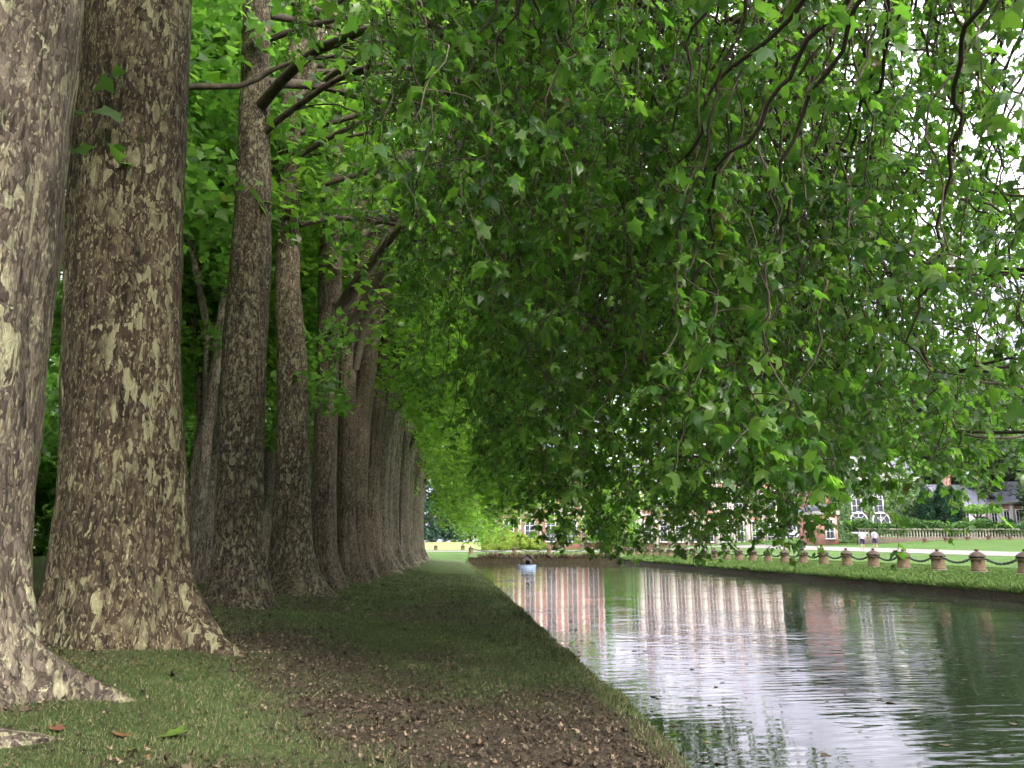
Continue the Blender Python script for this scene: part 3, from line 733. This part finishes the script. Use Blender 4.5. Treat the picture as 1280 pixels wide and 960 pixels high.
# duck house floating near the far end
x0,y0=6.25,66.; root=empty('duck_house',(x0,y0,-1.8)); tag(root,'small dark gabled duck house on a pale blue float','duck house')
MDH=simple('weathered_dark_wood',(.045,.035,.03),.8,.3,12); MBL=simple('pale_blue_paint',(.20,.26,.36),.5,.08,8); MRF=simple('thatch_brown',(.075,.058,.042),.95,.35,18,.8,.03)
q=MB(); q.box(-.66,.66,-.5,.5,-.12,.20); q.box(-.72,.72,-.56,.56,.20,.27); q.build('float',MBL,root)
q=MB()
q.box(-.42,-.36,-.38,.38,.27,.72); q.box(.36,.42,-.38,.38,.27,.72); q.box(-.36,.36,.32,.38,.27,.72)
q.box(-.36,-.15,-.38,-.32,.27,.72); q.box(.15,.36,-.38,-.32,.27,.72); q.box(-.15,.15,-.38,-.32,.60,.72)
q.add([(-.42,-.375,.72),(.42,-.375,.72),(0,-.375,1.05),(-.42,.375,.72),(.42,.375,.72),(0,.375,1.05)],[(0,1,2),(5,4,3)])
q.build('hut',MDH,root)
q=MB()
for s in (-1,1):
    q.add([(0,-.5,1.12),(0,.5,1.12),(s*.62,.5,.62),(s*.62,-.5,.62),(0,-.5,1.19),(0,.5,1.19),(s*.66,.5,.67),(s*.66,-.5,.67)],[(0,1,2,3),(7,6,5,4),(0,3,7,4),(1,5,6,2),(3,2,6,7)])
q.build('roof',MRF,root)

# ------------------------------------------------------------------ buildings
def brick(name,c1,c2,mort,scale=6):
    m,nt=mat(name); tc=N(nt,'ShaderNodeTexCoord')
    mp=N(nt,'ShaderNodeMapping'); mp.inputs['Rotation'].default_value=(R(90),0,0); L(nt,tc.outputs['Object'],mp.inputs[0])
    bt=N(nt,'ShaderNodeTexBrick'); bt.inputs['Color1'].default_value=(*c1,1); bt.inputs['Color2'].default_value=(*c2,1); bt.inputs['Mortar'].default_value=(*mort,1)
    bt.inputs['Scale'].default_value=scale; bt.inputs['Mortar Size'].default_value=.03; L(nt,mp.outputs[0],bt.inputs['Vector'])
    n=noise(nt,mapping(nt),.8,5,.6); col=mixc(nt,1.0,bt.outputs['Color'],ramp(nt,n,[(.3,.75),(.7,1.2)]),'MULTIPLY')
    finish(nt,col,.9,bt.outputs['Fac'],.3,.01,.15); return m
M_BRICK=brick('pink_brick',(.36,.145,.11),(.28,.11,.085),(.36,.28,.24)); M_STONE=simple('white_limestone',(.46,.43,.40),.9,.12,3,.2,.01,.15)
M_SLATE=simple('blue_grey_slate',(.11,.11,.14),.6,.25,4,.4,.02,.4); M_PANE,nt=mat('window_pane')
finish(nt,(.025,.03,.04),.08,spec=.6); M_FRAME=simple('white_window_paint',(.55,.54,.55),.5,.05,4)
M_RENDER=simple('pale_render',(.42,.37,.36),.9,.1,1.5)

WIN={}
def window_mesh(w,h,arch):
    key=(w,h,arch)
    if key in WIN: return WIN[key]
    fr=MB(); t=.13; hw=w/2
    H=h-(hw if arch else 0)
    fr.box(-hw-t,-hw,-.06,.08,0,H); fr.box(hw,hw+t,-.06,.08,0,H); fr.box(-hw-t-.05,hw+t+.05,-.12,.08,-.16,0)
    fr.box(-.035,.035,-.02,.03,0,h-.02)
    for z in np.arange(.75,H+.01,.75): fr.box(-hw,-.035,-.018,.028,z-.025,z+.025); fr.box(.035,hw,-.018,.028,z-.025,z+.025)
    if arch:
        n=16; a=np.linspace(0,PI,n+1); 
        V=[];F=[]
        for yy in (-.06,.08):
            for rr_ in (hw,hw+t):
                for q_ in a: V.append((rr_*math.cos(q_),yy,H+rr_*math.sin(q_)))
        k=n+1
        for i in range(n): F+=[(i,i+1,k+i+1,k+i),(2*k+i,3*k+i,3*k+i+1,2*k+i+1),(k+i,k+i+1,3*k+i+1,3*k+i),(i,2*k+i,2*k+i+1,i+1)]
        fr.add(V,F)
        for q_ in (PI*.25,PI*.75): fr.tube([(0,0,H),(hw*math.cos(q_),0,H+hw*math.sin(q_))],.035,4)
        fr.tube([(hw*.5*math.cos(q_),0,H+hw*.5*math.sin(q_)) for q_ in np.linspace(0,PI,9)],.03,4)
    else: fr.box(-hw-t,hw+t,-.07,.08,H,H+.2)
    pn=MB()
    if arch:
        a=np.linspace(0,PI,17); P=[(-hw,.05,0),(hw,.05,0)]+[(hw*math.cos(q_),.05,H+hw*math.sin(q_)) for q_ in a]
        pn.add(P,[tuple(range(len(P)))])
    else: pn.add([(-hw,.05,0),(hw,.05,0),(hw,.05,h),(-hw,.05,h)],[(0,1,2,3)])
    WIN[key]=(fr.mesh('window',M_FRAME),pn.mesh('pane',M_PANE)); return WIN[key]
def add_window(root,x,y,z,w,h,arch=False):
    f,p_=window_mesh(w,h,arch)
    o=bpy.data.objects.new('window',f); C.objects.link(o); o.parent=root; o.location=(x,y,z)
    q=bpy.data.objects.new('pane',p_); C.objects.link(q); q.parent=o
def house(name,x0,x1,y0,depth,z0,zt,rh,label,cat,bays,storeys,wall=M_BRICK,quoins=True,rot=0,arch=False,hip=2.0,chim=2,gable=False):
    root=empty(name,((x0+x1)/2,y0,z0),rot); tag(root,label,cat); W=(x1-x0)/2; Hh=zt-z0
    q=MB(); q.box(-W,W,0,depth,-1.5,Hh); q.build('wall',wall,root)
    q=MB(); q.box(-W-.25,W+.25,-.25,depth+.25,Hh,Hh+.45); 
    if storeys>1: q.box(-W-.03,W+.03,-.09,0.0,Hh*.5-.15,Hh*.5+.2)
    if quoins:
        bw=2*W/bays
        for i in range(bays+1):
            cx=-W+i*bw; qw=.22 if bays==5 else .36; a=max(cx-qw,-W-.02); b_=min(cx+qw,W+.02); q.box(a,b_,-.07,-.003,-.5,Hh-.003)
    q.build('stonework',M_STONE,root)
    q=MB(); e=.35
    if gable:
        Z=Hh+.45; V=[(-W-e,-e,Z-.1),(W+e,-e,Z-.1),(W+e,depth+e,Z-.1),(-W-e,depth+e,Z-.1),(-W-e,depth/2,Z+rh),(W+e,depth/2,Z+rh)]
        q.add(V,[(0,1,5,4)]);q.add(V,[(2,3,4,5)]);q.add(V,[(0,4,3)]);q.add(V,[(1,2,5)]);q.add(V,[(3,2,1,0)])
    else:
        Z=Hh+.45; V=[(-W-e,-e,Z),(W+e,-e,Z),(W+e,depth+e,Z),(-W-e,depth+e,Z),(-W+hip,depth/2-.8,Z+rh),(W-hip,depth/2-.8,Z+rh),(W-hip,depth/2+.8,Z+rh),(-W+hip,depth/2+.8,Z+rh)]
        q.add(V,[(0,1,5,4),(1,2,6,5),(2,3,7,6),(3,0,4,7),(4,5,6,7),(3,2,1,0)])
    rf=q.build('roof',M_SLATE,root)
    for k in range(chim):
        cx=-W*.6+k*W*1.2/max(1,chim-1) if chim>1 else 0
        q=MB(); q.box(cx-.5,cx+.5,depth/2-.4,depth/2+.4,Hh+.45,Hh+rh+1.6); q.box(cx-.6,cx+.6,depth/2-.5,depth/2+.5,Hh+rh+1.6,Hh+rh+1.85); q.build('chimney',M_BRICK,root)
    bw=2*W/bays; sh=Hh/storeys
    for s in range(storeys):
        for i in range(bays):
            add_window(root,-W+(i+.5)*bw,-.08,s*sh+sh*.22,min(1.5,bw*.42),sh*.6,arch and s==0)
    return root
zb=float(ground_z(15,118))
house('brick_chateau',7.0,22.4,118,11,zb,zb+10.0,3.4,'pink brick and white stone wing behind the far end of the canal','building',5,2,hip=4)
house('brick_chateau',26.5,50.5,122,11,zb,zb+10.0,3.4,'long pink brick front with many white pilasters, half hidden by leaves','building',10,2,hip=4,chim=3)

# ivy covered house
zi=float(ground_z(49,90)); root=empty('ivy_house',(49,90,zi)); tag(root,'ivy covered house with arched white windows and slate mansard roof','house')
q=MB(); q.box(-5.2,5.3,0,9,-1,7.2-zi+.2); q.build('wall',M_BRICK,root); HT=7.4-zi
q=MB(); q.box(-5.6,5.7,-.35,9.3,HT,HT+.4); q.build('cornice',M_STONE,root)
q=MB(); Z=HT+.4; V=[(-5.3,-.1,Z),(5.4,-.1,Z),(5.4,9,Z),(-5.3,9,Z),(-4.4,1.2,Z+2.6),(4.5,1.2,Z+2.6),(4.5,7.8,Z+2.6),(-4.4,7.8,Z+2.6)]
q.add(V,[(0,1,5,4),(1,2,6,5),(2,3,7,6),(3,0,4,7),(4,5,6,7)]); q.build('roof',M_SLATE,root)
for x in (-2.2,1.6):
    q=MB(); q.box(x-.65,x+.65,-.05,1.4,Z+.1,Z+1.8); q.add([(x-.8,-.1,Z+1.8),(x+.8,-.1,Z+1.8),(x,-.1,Z+2.4),(x-.8,1.6,Z+1.8),(x+.8,1.6,Z+1.8),(x,1.6,Z+2.4)],[(0,1,2),(5,4,3)]); q.add([(x-.8,-.1,Z+1.8),(x+.8,-.1,Z+1.8),(x,-.1,Z+2.4),(x-.8,1.6,Z+1.8),(x+.8,1.6,Z+1.8),(x,1.6,Z+2.4)],[(0,2,5,3),(2,1,4,5)]); q.build('dormer',M_FRAME,root); 
wins=[(-2.45,3.75-zi,1.05,2.1,True),(.15,3.75-zi,1.05,2.1,True),(2.7,3.75-zi,1.05,2.1,True),(-2.3,1.0,1.9,2.2,True),(.35,1.0,1.9,2.2,True),(3.0,1.0,1.9,2.2,True)]
for (x,z,w,h,a_) in wins[0:2]+wins[3:5]: add_window(root,x+.15,-.10,z,w,h,a_)
r=np.random.default_rng(61); n=15000; P=np.stack([r.uniform(-5.3,5.4,n),-r.uniform(.02,.32,n),r.uniform(0,HT+.1,n)],1)
ok=np.ones(n,bool)
for (x,z,w,h,a_) in wins[0:2]+wins[3:5]: ok&=~((np.abs(P[:,0]-x-.15)<w/2+.17)&(P[:,2]>z-.15)&(P[:,2]<z+h+.12))
P=P[ok]; n=len(P); D=np.stack([r.normal(0,.5,n),r.normal(-.3,.3,n),-np.ones(n)],1); Nn=np.stack([r.normal(0,.5,n),-np.ones(n),r.uniform(0,.8,n)],1)
q=MB(); leaves(q,P,D,Nn,r.uniform(.14,.30,n),LS,LSF); q.build('ivy',M_IVY,root)
zq=float(ground_z(42,88))
house('brick_outbuilding',41.4,43.3,88,6,zq,3.4,1.1,'low red brick outbuilding left of the ivy covered house','building',1,1,quoins=False,chim=0,hip=1)
zh=1.0
house('brick_cottage',73.5,79.5,115,8,zh,5.6,3.2,'pink gabled cottage with white trim, left of the two','house',3,1,gable=True,chim=1)
house('brick_cottage',82,90,118,8,zh,6.2,3.4,'pink gabled cottage with white trim, right of the two behind topiary','house',4,1,gable=True,chim=1)

# columnar yews, umbrella tree, topiary
def cone_mesh(seed,n,size,prof,material,h,tm=(LS,LSF)):
    r=np.random.default_rng(seed); t=r.random(n); a=r.random(n)*2*PI
    R_=np.interp(t,[p[0] for p in prof],[p[1] for p in prof])*(.72+.32*r.random(n)+.10*np.sin(a*4+t*9))
    P=np.stack([R_*np.cos(a),R_*np.sin(a),t*h],1); D=np.stack([np.cos(a)*.5,np.sin(a)*.5,r.normal(.3,.6,n)],1); Nn=np.stack([np.cos(a),np.sin(a),r.normal(.4,.4,n)],1)+r.normal(0,.3,(n,3))
    q=MB(); leaves(q,P,D,Nn,size*r.uniform(.6,1.3,n),*tm); return q.mesh('crown',material)
YEW=cone_mesh(71,7000,.26,[(0,.9),(.2,1.15),(.6,1.0),(.85,.6),(1,.05)],M_YEW,6.0)
TOP=cone_mesh(72,2500,.2,[(0,.8),(.3,1.1),(.65,.8),(.9,.4),(1,.05)],M_YEW,2.4)
SHR=cone_mesh(73,3500,.24,[(0,1.2),(.3,1.5),(.7,1.1),(.92,.5),(1,.05)],M_SHRUB,2.4)
def planted(name,x,y,mesh,sc,label,cat,group,sxy=1,z=None):
    root=empty(name,(x,y,float(ground_z(x,y)) if z is None else z),random.random()*6); tag(root,label,cat,group)
    mb=MB(); mb.tube([(0,0,-.3),(0,0,.5*sc),(.02,0,1.2*sc)],[.09,.07,.04],8); mb.build('trunk',M_LIMB,root)
    c=bpy.data.objects.new('crown',mesh); C.objects.link(c); c.parent=root; c.scale=(sc*sxy,sc*sxy,sc); return root
for k,(x,y,s) in enumerate([(53.6,87.6,.93),(55.4,87.2,1.03),(57.1,88.2,.98),(58.8,90,.85)]):
    planted('columnar_yew',x,y,YEW,s,'dark blue green columnar yew, %s from the ivy covered house'%ORD[k],'tree','columnar yews beside the ivy house',.95)
for k,(x,y,s) in enumerate([(62.0,90,1.0),(65.6,90.5,.9),(69.2,91,1.15),(74,92,1.1)]):
    planted('clipped_shrub',x,y,TOP,s,'rounded dark clipped shrub, %s from the left behind the balustrade'%ORD[k],'shrub','clipped shrubs behind the balustrade',.9)
for k,(x,y,s) in enumerate([(7.6,112,1.15),(9.9,113,.9),(12.0,112,.75),(5.4,111,.7)]):
    planted('golden_shrub',x,y,SHR,s,'yellow green leafy shrub, %s of the clump beyond the far path'%['second','third','rightmost','leftmost'][k],'shrub','yellow green shrubs beyond the far path',1.1)
# umbrella shaped tree
root=empty('umbrella_tree',(60.2,88.5,float(ground_z(60.2,88.5)))); tag(root,'small flat topped tree spreading beside the columnar yews','tree')
mb=MB(); mb.tube([(0,0,-.3),(.1,0,1.2),(-.05,0,2.4),(.1,0,3.1)],[.14,.1,.08,.05],8); 
for a in (0.3,1.6,2.9,4.1,5.3): mb.tube([(0,0,2.2),(math.cos(a)*.8,math.sin(a)*.8,2.9),(math.cos(a)*1.9,math.sin(a)*1.6,3.2)],[.06,.04,.015],6)
mb.build('trunk',M_LIMB,root,smooth=True)
r=np.random.default_rng(81); n=3200; a=r.random(n)*2*PI; rad=r.random(n)**.5*2.5; P=np.stack([rad*np.cos(a),rad*np.sin(a),3.0+r.random(n)*.9*(1-(rad/2.6)**2)+.12*np.sin(a*5)],1); D,Nn=rand_dirs(n,r)
q=MB(); leaves(q,P,D,Nn,r.uniform(.14,.26,n),LS,LSF); q.build('crown',M_WOOD,root)
# lone slender tree at the right with reddish trunk
root=empty('lawn_tree',(62.6,79,float(ground_z(62.6,79)))); tag(root,'lone tree with straight reddish trunk on the lawn before the balustrade','tree')
mb=MB(); mb.tube([(0,0,-.3),(.02,0,.6),(-.08,0,3),(.05,0,6),(.2,0,10)],[.42,.30,.24,.2,.1],12); mb.build('trunk',simple('reddish_bark',(.16,.075,.05),.9,.3,8),root,smooth=True)
c=bpy.data.objects.new('crown',CROWN2[0]); C.objects.link(c); c.parent=root; c.scale=(.62,.62,.62); c.location=(0,0,.6)

# balustrade with clipped hedge on top and squat urn posts in front
yb=84.0; xa,xb=43.5,74; nseg=24
zg=[float(ground_z(x,yb)) for x in np.linspace(xa,xb,nseg)]; zr=max(zg)+.02
root=empty('stone_balustrade',((xa+xb)/2,yb,zr)); tag(root,'long pale stone balustrade running across the lawn under a hedge','balustrade')
Wd=(xb-xa)/2
q=MB(); q.box(-Wd,Wd,-.2,.2,-1.4,.22); q.build('base',M_PLINTH,root)
q=MB(); q.box(-Wd,Wd,-.18,.18,.95,1.12); M_BAL=simple('weathered_pale_stone',(.26,.25,.20),.9,.35,5); q.build('rail',M_BAL,root)
bm_=MB(); bm_.lathe([(.09,.22),(.09,.28),(.05,.34),(.11,.52),(.06,.78),(.09,.88),(.09,.95)],6)
q=MB()
for k in range(90):
    x=-Wd+.2+k*(2*Wd-.4)/89
    q.lathe([(.09,.22),(.09,.28),(.05,.34),(.11,.52),(.06,.78),(.09,.88),(.09,.95)],6,cx=x)
q.build('balusters',M_BAL,root)['kind']='stuff'
r=np.random.default_rng(91); n=16000; P=np.stack([r.uniform(xa-1,xb,n),yb+.55+r.uniform(-.85,.65,n),zr+.75+r.random(n)*(1.1+.35*fbm(np.zeros(n),r.random(n)))],1)
P[:,2]+=.25*np.sin(P[:,0]*.9)+.15*np.sin(P[:,0]*2.3); D,Nn=rand_dirs(n,r); q=MB(); leaves(q,P,D,Nn,r.uniform(.16,.3,n),LS,LSF)
hd=q.build('hedge',M_IVY); tag(hd,'uneven green hedge growing along the top of the stone balustrade','hedge')
urn=None
for k,x in enumerate(np.linspace(48.2,66.5,9)):
    yy=79.5; z=float(ground_z(x,yy))
    o=copy_tree(proto); o.location=(x,yy,z-.1); o.scale=(.95,.95,.62)
    tag(o,'low pale capped post, %s from the left before the balustrade'%ORD[k],'bollard','low posts in front of the balustrade')
# bright stone wall low behind the far end
# tall trees behind the houses on the right
for k,(x,y,s) in enumerate([(82,130,1.75),(96,138,1.9),(70,140,1.35),(110,132,1.8),(60,150,1.0),(124,126,1.9),(90,108,1.2),(104,112,1.4)]):
    bushy_tree(x,y,s,'tall pale green tree, %s in the group behind the cottages'%ORD[k],k,'tall trees behind the cottages',BIG[k%2])
for k,(x,y,s) in enumerate([(24.3,114,.42),(10,152,.8),(30,160,.75),(48,150,.6)]):
    bushy_tree(x,y,s,['small dark green tree between the two brick fronts','round green tree standing left behind the brick wing','green tree showing over the long brick front','green tree behind the ivy covered house'][k],k,None,BUSH[k%3]) if True else None
for o in list(bpy.data.objects):
    if 'group' in o.keys() and o['group'] is None: del o['group']

# ------------------------------------------------------------------ people on the path
SKIN=simple('skin',(.45,.28,.21),.6,.05,5); HAIR=simple('dark_hair',(.02,.015,.012),.7,.3,20)
def person(x,y,shirt,shorts,label,facing,step,arm):
    z=float(ground_z(x,y))+.02
    root=empty('person',(x,y,z),facing); tag(root,label,'person','couple walking on the path')
    J=[(0,0,.95,.125),(0,0,1.15,.12),(0,0,1.36,.135),(0,0,1.47,.06),(0,0,1.53,.06),(0,0,1.60,.095),(0,0,1.69,.085)]
    E=[(0,1),(1,2),(2,3),(3,4),(4,5),(5,6)]
    for s in (-1,1):
        b0=len(J); st=step*s
        J+=[(s*.10,0,.90,.095),(s*.10,st*.35,.50,.06),(s*.105,st*.75,.10,.04),(s*.11,st*.75-.16,.04,.035)]
        E+=[(0,b0),(b0,b0+1),(b0+1,b0+2),(b0+2,b0+3)]
        b1=len(J); J+=[(s*.19,0,1.40,.06),(s*.25,-st*.2,1.14,.042),(s*.24+arm*.0,-st*.5-.08,.90,.032),(s*.235,-st*.5-.12,.80,.03)]
        E+=[(2,b1),(b1,b1+1),(b1+1,b1+2),(b1+2,b1+3)]
    me_=bpy.data.meshes.new('person_body'); me_.from_pydata([j[:3] for j in J],E,[])
    o=bpy.data.objects.new('body',me_); C.objects.link(o); o.parent=root
    sk=o.modifiers.new('Skin','SKIN'); sv=me_.skin_vertices[0].data if me_.skin_vertices else None
    if sv is None:
        bpy.context.view_layer.objects.active=o; o.select_set(True); bpy.ops.object.modifier_remove(modifier='Skin'); bpy.ops.object.modifier_add(type='SKIN'); sv=me_.skin_vertices[0].data
    for i,j in enumerate(J): sv[i].radius=(j[3],j[3]*.85)
    sv[0].use_root=True
    su=o.modifiers.new('Subdivision','SUBSURF'); su.levels=2; su.render_levels=2
    me_.materials.append(SKIN)
    q=MB(); q.lathe([(.175,.92),(.18,1.0),(.165,1.15),(.19,1.34),(.16,1.43),(.08,1.475)],18); 
    for s in (-1,1):
        st=step*s
        q.tube([(s*.16,0,1.40),(s*.225,-st*.05,1.29),(s*.25,-st*.14,1.19)],[.085,.08,.075],12)
    c=q.build('shirt',shirt,root,smooth=True)
    q=MB(); q.lathe([(.16,.80),(.18,.84),(.182,.95),(.17,.99)],18)
    for s in (-1,1):
        st=step*s; q.tube([(s*.09,0,.88),(s*.10,st*.18,.68),(s*.102,st*.33,.50)],[.115,.10,.09],14)
    q.build('shorts',shorts,root,smooth=True)
    q=MB(); q.lathe([(.07,1.56),(.105,1.60),(.112,1.68),(.085,1.76),(.03,1.79)],16,cy=.02); q.build('hair',HAIR,root,smooth=True)
    return root
LAV=simple('lavender_cotton',(.30,.28,.42),.9,.08,8); WHT=simple('white_cotton',(.50,.46,.54),.9,.05,8); NAVY=simple('navy_cloth',(.03,.03,.06),.9,.2,8)
person(36.9,70.5,WHT,NAVY,'person in a white shirt and dark shorts, left of the walking couple',2.8,.22,0)
person(37.9,70.2,LAV,NAVY,'person in a lavender shirt and dark shorts, right of the walking couple',3.0,-.2,0)

# ------------------------------------------------------------------ grass, litter, single leaves
def blades(n,xr,yr,hr,wk,seed,cond,pw=2.0):
    r=np.random.default_rng(seed)
    u=r.random(n); y0_,y1_=yr
    y=1/((1-u)/y0_**(pw-1)+u/y1_**(pw-1))**(1/(pw-1)) if pw!=1 else y0_*(y1_/y0_)**u
    x=r.uniform(xr[0],xr[1],n)
    keep=cond(x,y,r.random(n)); x=x[keep]; y=y[keep]; n=len(x)
    z=ground_z(x,y)
    ex_=np.where((x>1.0)&(x<2.1),edgeoff(y)*smooth01((x-1.0)/.7),0)+np.where((x>17)&(x<18.6),roff(y),0)
    d=np.hypot(x,y); a=r.random(n)*2*PI; h=r.uniform(hr[0],hr[1],n)*(1+d*.012)*(.6+.9*fbm(x*1.7,y*1.7,2)); w=np.maximum(.0022,wk*d)*r.uniform(.7,1.3,n)
    lean=r.normal(0,.55,(n,2))*h[:,None]
    P=np.stack([x+ex_,y,z-.006],1); dx=np.stack([np.cos(a),np.sin(a),0*a],1)*w[:,None]
    T=P+np.stack([lean[:,0],lean[:,1],h],1)
    V=np.stack([P-dx,P+dx,T],1).reshape(-1,3); F=np.arange(3*n).reshape(-1,3)
    return V,F
mg,nt=mat('grass_blade'); g=N(nt,'ShaderNodeNewGeometry')
col=ramp(nt,g.outputs['Random Per Island'],[(0,(.026,.045,.014)),(.45,(.056,.086,.026)),(.75,(.105,.130,.046)),(1,(.24,.19,.11))])
col=mixc(nt,1.0,col,ramp(nt,noise(nt,mapping(nt),.8,3),[(.3,.7),(.7,1.3)]),'MULTIPLY'); finish(nt,col,.7,spec=.2)
mg2,nt=mat('lawn_blade'); g=N(nt,'ShaderNodeNewGeometry')
col=ramp(nt,g.outputs['Random Per Island'],[(0,(.030,.075,.012)),(.5,(.060,.12,.02)),(.9,(.11,.16,.035)),(1,(.18,.18,.07))]); finish(nt,col,.7,spec=.2)
q=MB()
V,F=blades(330000,(-7.5,1.9),(3.6,45),(.018,.042),.00042,1,lambda x,y,t:(t>litter(x,y)*1.02-.03)&(x>-.62*y-.8)); q.add(V,F)
# longer fringe at the water's edge
V,F=blades(15000,(1.5,1.90),(5,80),(.025,.07),.0005,2,lambda x,y,t:t>litter(x,y)*.7,1.6); q.add(V,F)
tag(q.build('grass',mg),'short shaded grass under the avenue on the left bank',kind='stuff')
q=MB()
V,F=blades(190000,(18.25,24),(22,90),(.025,.055),.00045,3,lambda x,y,t:x<.78*y,1.8); q.add(V,F)
V,F=blades(26000,(18.16,18.42),(20,86),(.06,.16),.0005,5,lambda x,y,t:x<.9*y,1.5); q.add(V,F)
tag(q.build('lawn_grass',mg2),'bright mown grass on the right bank around the posts',kind='stuff')

ml,nt=mat('fallen_leaf'); g=N(nt,'ShaderNodeNewGeometry')
col=ramp(nt,g.outputs['Random Per Island'],[(0,(.028,.020,.014)),(.4,(.062,.048,.032)),(.7,(.11,.086,.056)),(.88,(.18,.142,.092)),(.96,(.27,.20,.14)),(1,(.13,.06,.03))]); finish(nt,col,.85,spec=.2)
r=np.random.default_rng(95); n=190000
u=r.random(n); y=3.6*(34/3.6)**u; x=r.uniform(-8,1.85,n); k=(r.random(n)<litter(x,y)*.40+.035)&(x>-.62*y-.8); x=x[k];y=y[k];n=len(x)
z=ground_z(x,y)+r.uniform(.002,.02,n)
a=r.random(n)*2*PI; D=np.stack([np.cos(a),np.sin(a),r.normal(.1,.3,n)],1); Nn=r.normal(0,.55,(n,3)); Nn[:,2]+=1
S=r.uniform(.012,.040,n)*np.where(r.random(n)<.04,1.9,1)
LC=LD.copy(); LC[:,2]=.5*LC[:,0]**2*2+.30*(LC[:,1]-.4)**2
q=MB(); leaves(q,np.stack([x,y,z],1),D,Nn,S,LC,LDF); tag(q.build('fallen_leaves',ml),'brown dry leaf litter scattered over the left bank',kind='stuff')
V1,F1=blades(9000,(3,18.1),(85.7,86.3),(.10,.30),.0006,8,lambda x,y,t:t<fbm(x*.6,y*0+5)*1.3-.15,1.0)
mr=simple('dry_reed',(.10,.075,.045),.9,.6,2); q=MB(); q.add(V1,F1); tag(q.build('reeds',mr),'brownish weeds growing along the far end of the canal',kind='stuff')
r=np.random.default_rng(97); n=420; y=5.5*(70/5.5)**r.random(n); x=2.05+r.random(n)**1.6*15; D=np.stack([r.normal(0,1,n),r.normal(0,1,n),0*x],1); Nn=r.normal(0,.06,(n,3)); Nn[:,2]+=1
q=MB(); leaves(q,np.stack([x,y,-1.796+0*x],1),D,Nn,r.uniform(.04,.11,n),LC*np.array([1,1,.12]),LDF); tag(q.build('floating_leaves',ml),'small dead leaves drifting on the canal surface',kind='stuff')
# four conspicuous fallen leaves
def one_leaf(x,y,s,rz,c,label,tilt=.15):
    q=MB(); T=LD.copy(); T[:,2]=.3*T[:,0]**2+.15*(T[:,1]-.4)**2; T=T*s; 
    q.add(T,LDF); m_=simple('leaf_colour',c,.6,.25,30,.2,.002)
    o=q.build('fallen_leaf',m_); o.location=(x,y,float(ground_z(x,y))+.02); o.rotation_euler=(tilt,tilt,rz); tag(o,label,'leaf','coloured fallen leaves at lower left'); return o
one_leaf(-1.98,6.18,.20,-1.9,(.085,.145,.02),'large bright green fallen leaf in the grass at lower left')
one_leaf(-2.2,6.04,.12,1.0,(.15,.075,.03),'orange brown fallen leaf just left of the bright green one')
one_leaf(-2.0,5.76,.12,2.2,(.17,.14,.045),'yellow fallen leaf below the bright green one')
one_leaf(-2.6,5.9,.11,.2,(.13,.05,.03),'dull red fallen leaf near the lower left root')

# mossy burr at the left trunk's foot
# ------------------------------------------------------------------ light, sky, camera
w=bpy.data.worlds.new('World'); bpy.context.scene.world=w; w.use_nodes=True; nt=w.node_tree; nt.nodes.clear()
SUN_EL,SUN_AZ=30,150   # azimuth clockwise from +Y
sky=nt.nodes.new('ShaderNodeTexSky'); sky.sky_type='NISHITA'; sky.sun_disc=False; sky.sun_elevation=R(SUN_EL); sky.sun_rotation=R(SUN_AZ); sky.dust_density=3; sky.air_density=1.2
tc=N(nt,'ShaderNodeTexCoord'); mp=N(nt,'ShaderNodeMapping'); mp.inputs['Scale'].default_value=(1,1,2.4); L(nt,tc.outputs['Generated'],mp.inputs[0])
cn=noise(nt,mp.outputs[0],2.6,6,.55,.4)
cf=ramp(nt,cn,[(.30,.45),(.50,.92)])
cl=ramp(nt,noise(nt,mp.outputs[0],5,5,.6,.3),[(.32,(5.5,5.6,7.0)),(.5,(11,10.8,12)),(.68,(15,14.6,15.4))])
sx=N(nt,'ShaderNodeSeparateXYZ'); L(nt,tc.outputs['Generated'],sx.inputs[0])
lowf=ramp(nt,mth(nt,'ADD',sx.outputs[2],mth(nt,'MULTIPLY',mth(nt,'SUBTRACT',cn,.5),.25)),[(.0,.92),(.16,.85),(.50,0)])
mx=mixc(nt,cf,sky.outputs[0],cl)
mx=mixc(nt,lowf,mx,ramp(nt,noise(nt,mp.outputs[0],7,4,.6),[(.38,(1.2,1.15,1.6)),(.62,(5.0,4.8,5.8))]))
bg=N(nt,'ShaderNodeBackground'); bg.inputs['Strength'].default_value=.135; L(nt,mx,bg.inputs[0]); L(nt,bg.outputs[0],N(nt,'ShaderNodeOutputWorld').inputs[0])
sl=bpy.data.lights.new('sun','SUN'); sl.energy=1.9; sl.angle=R(13); sl.color=(1,.95,.87); so=bpy.data.objects.new('sun',sl); C.objects.link(so)
# light travels from the azimuth towards the scene
so.rotation_euler=(R(90-SUN_EL),0,R(180-SUN_AZ)); so.location=(0,0,60)

cam=bpy.data.cameras.new('camera'); co=bpy.data.objects.new('camera',cam); C.objects.link(co); bpy.context.scene.camera=co
cam.sensor_width=36; cam.lens=36*1000/1280; cam.clip_start=.05; cam.clip_end=4000
co.location=(0,0,0); co.rotation_euler=(R(90+11.42),0,R(-4.372))
s=bpy.context.scene
s.view_settings.view_transform='Standard'; s.view_settings.look='None'; s.view_settings.gamma=1; s.view_settings.use_curve_mapping=False; s.view_settings.exposure=1.9
s.cycles.use_adaptive_sampling=True; s.cycles.adaptive_threshold=.05; s.cycles.adaptive_min_samples=12; s.cycles.max_bounces=7; s.cycles.transmission_bounces=3; s.cycles.diffuse_bounces=5; s.cycles.glossy_bounces=2; s.cycles.transparent_max_bounces=4
s.cycles.use_denoising=True
s.render.resolution_x=1024; s.render.resolution_y=768
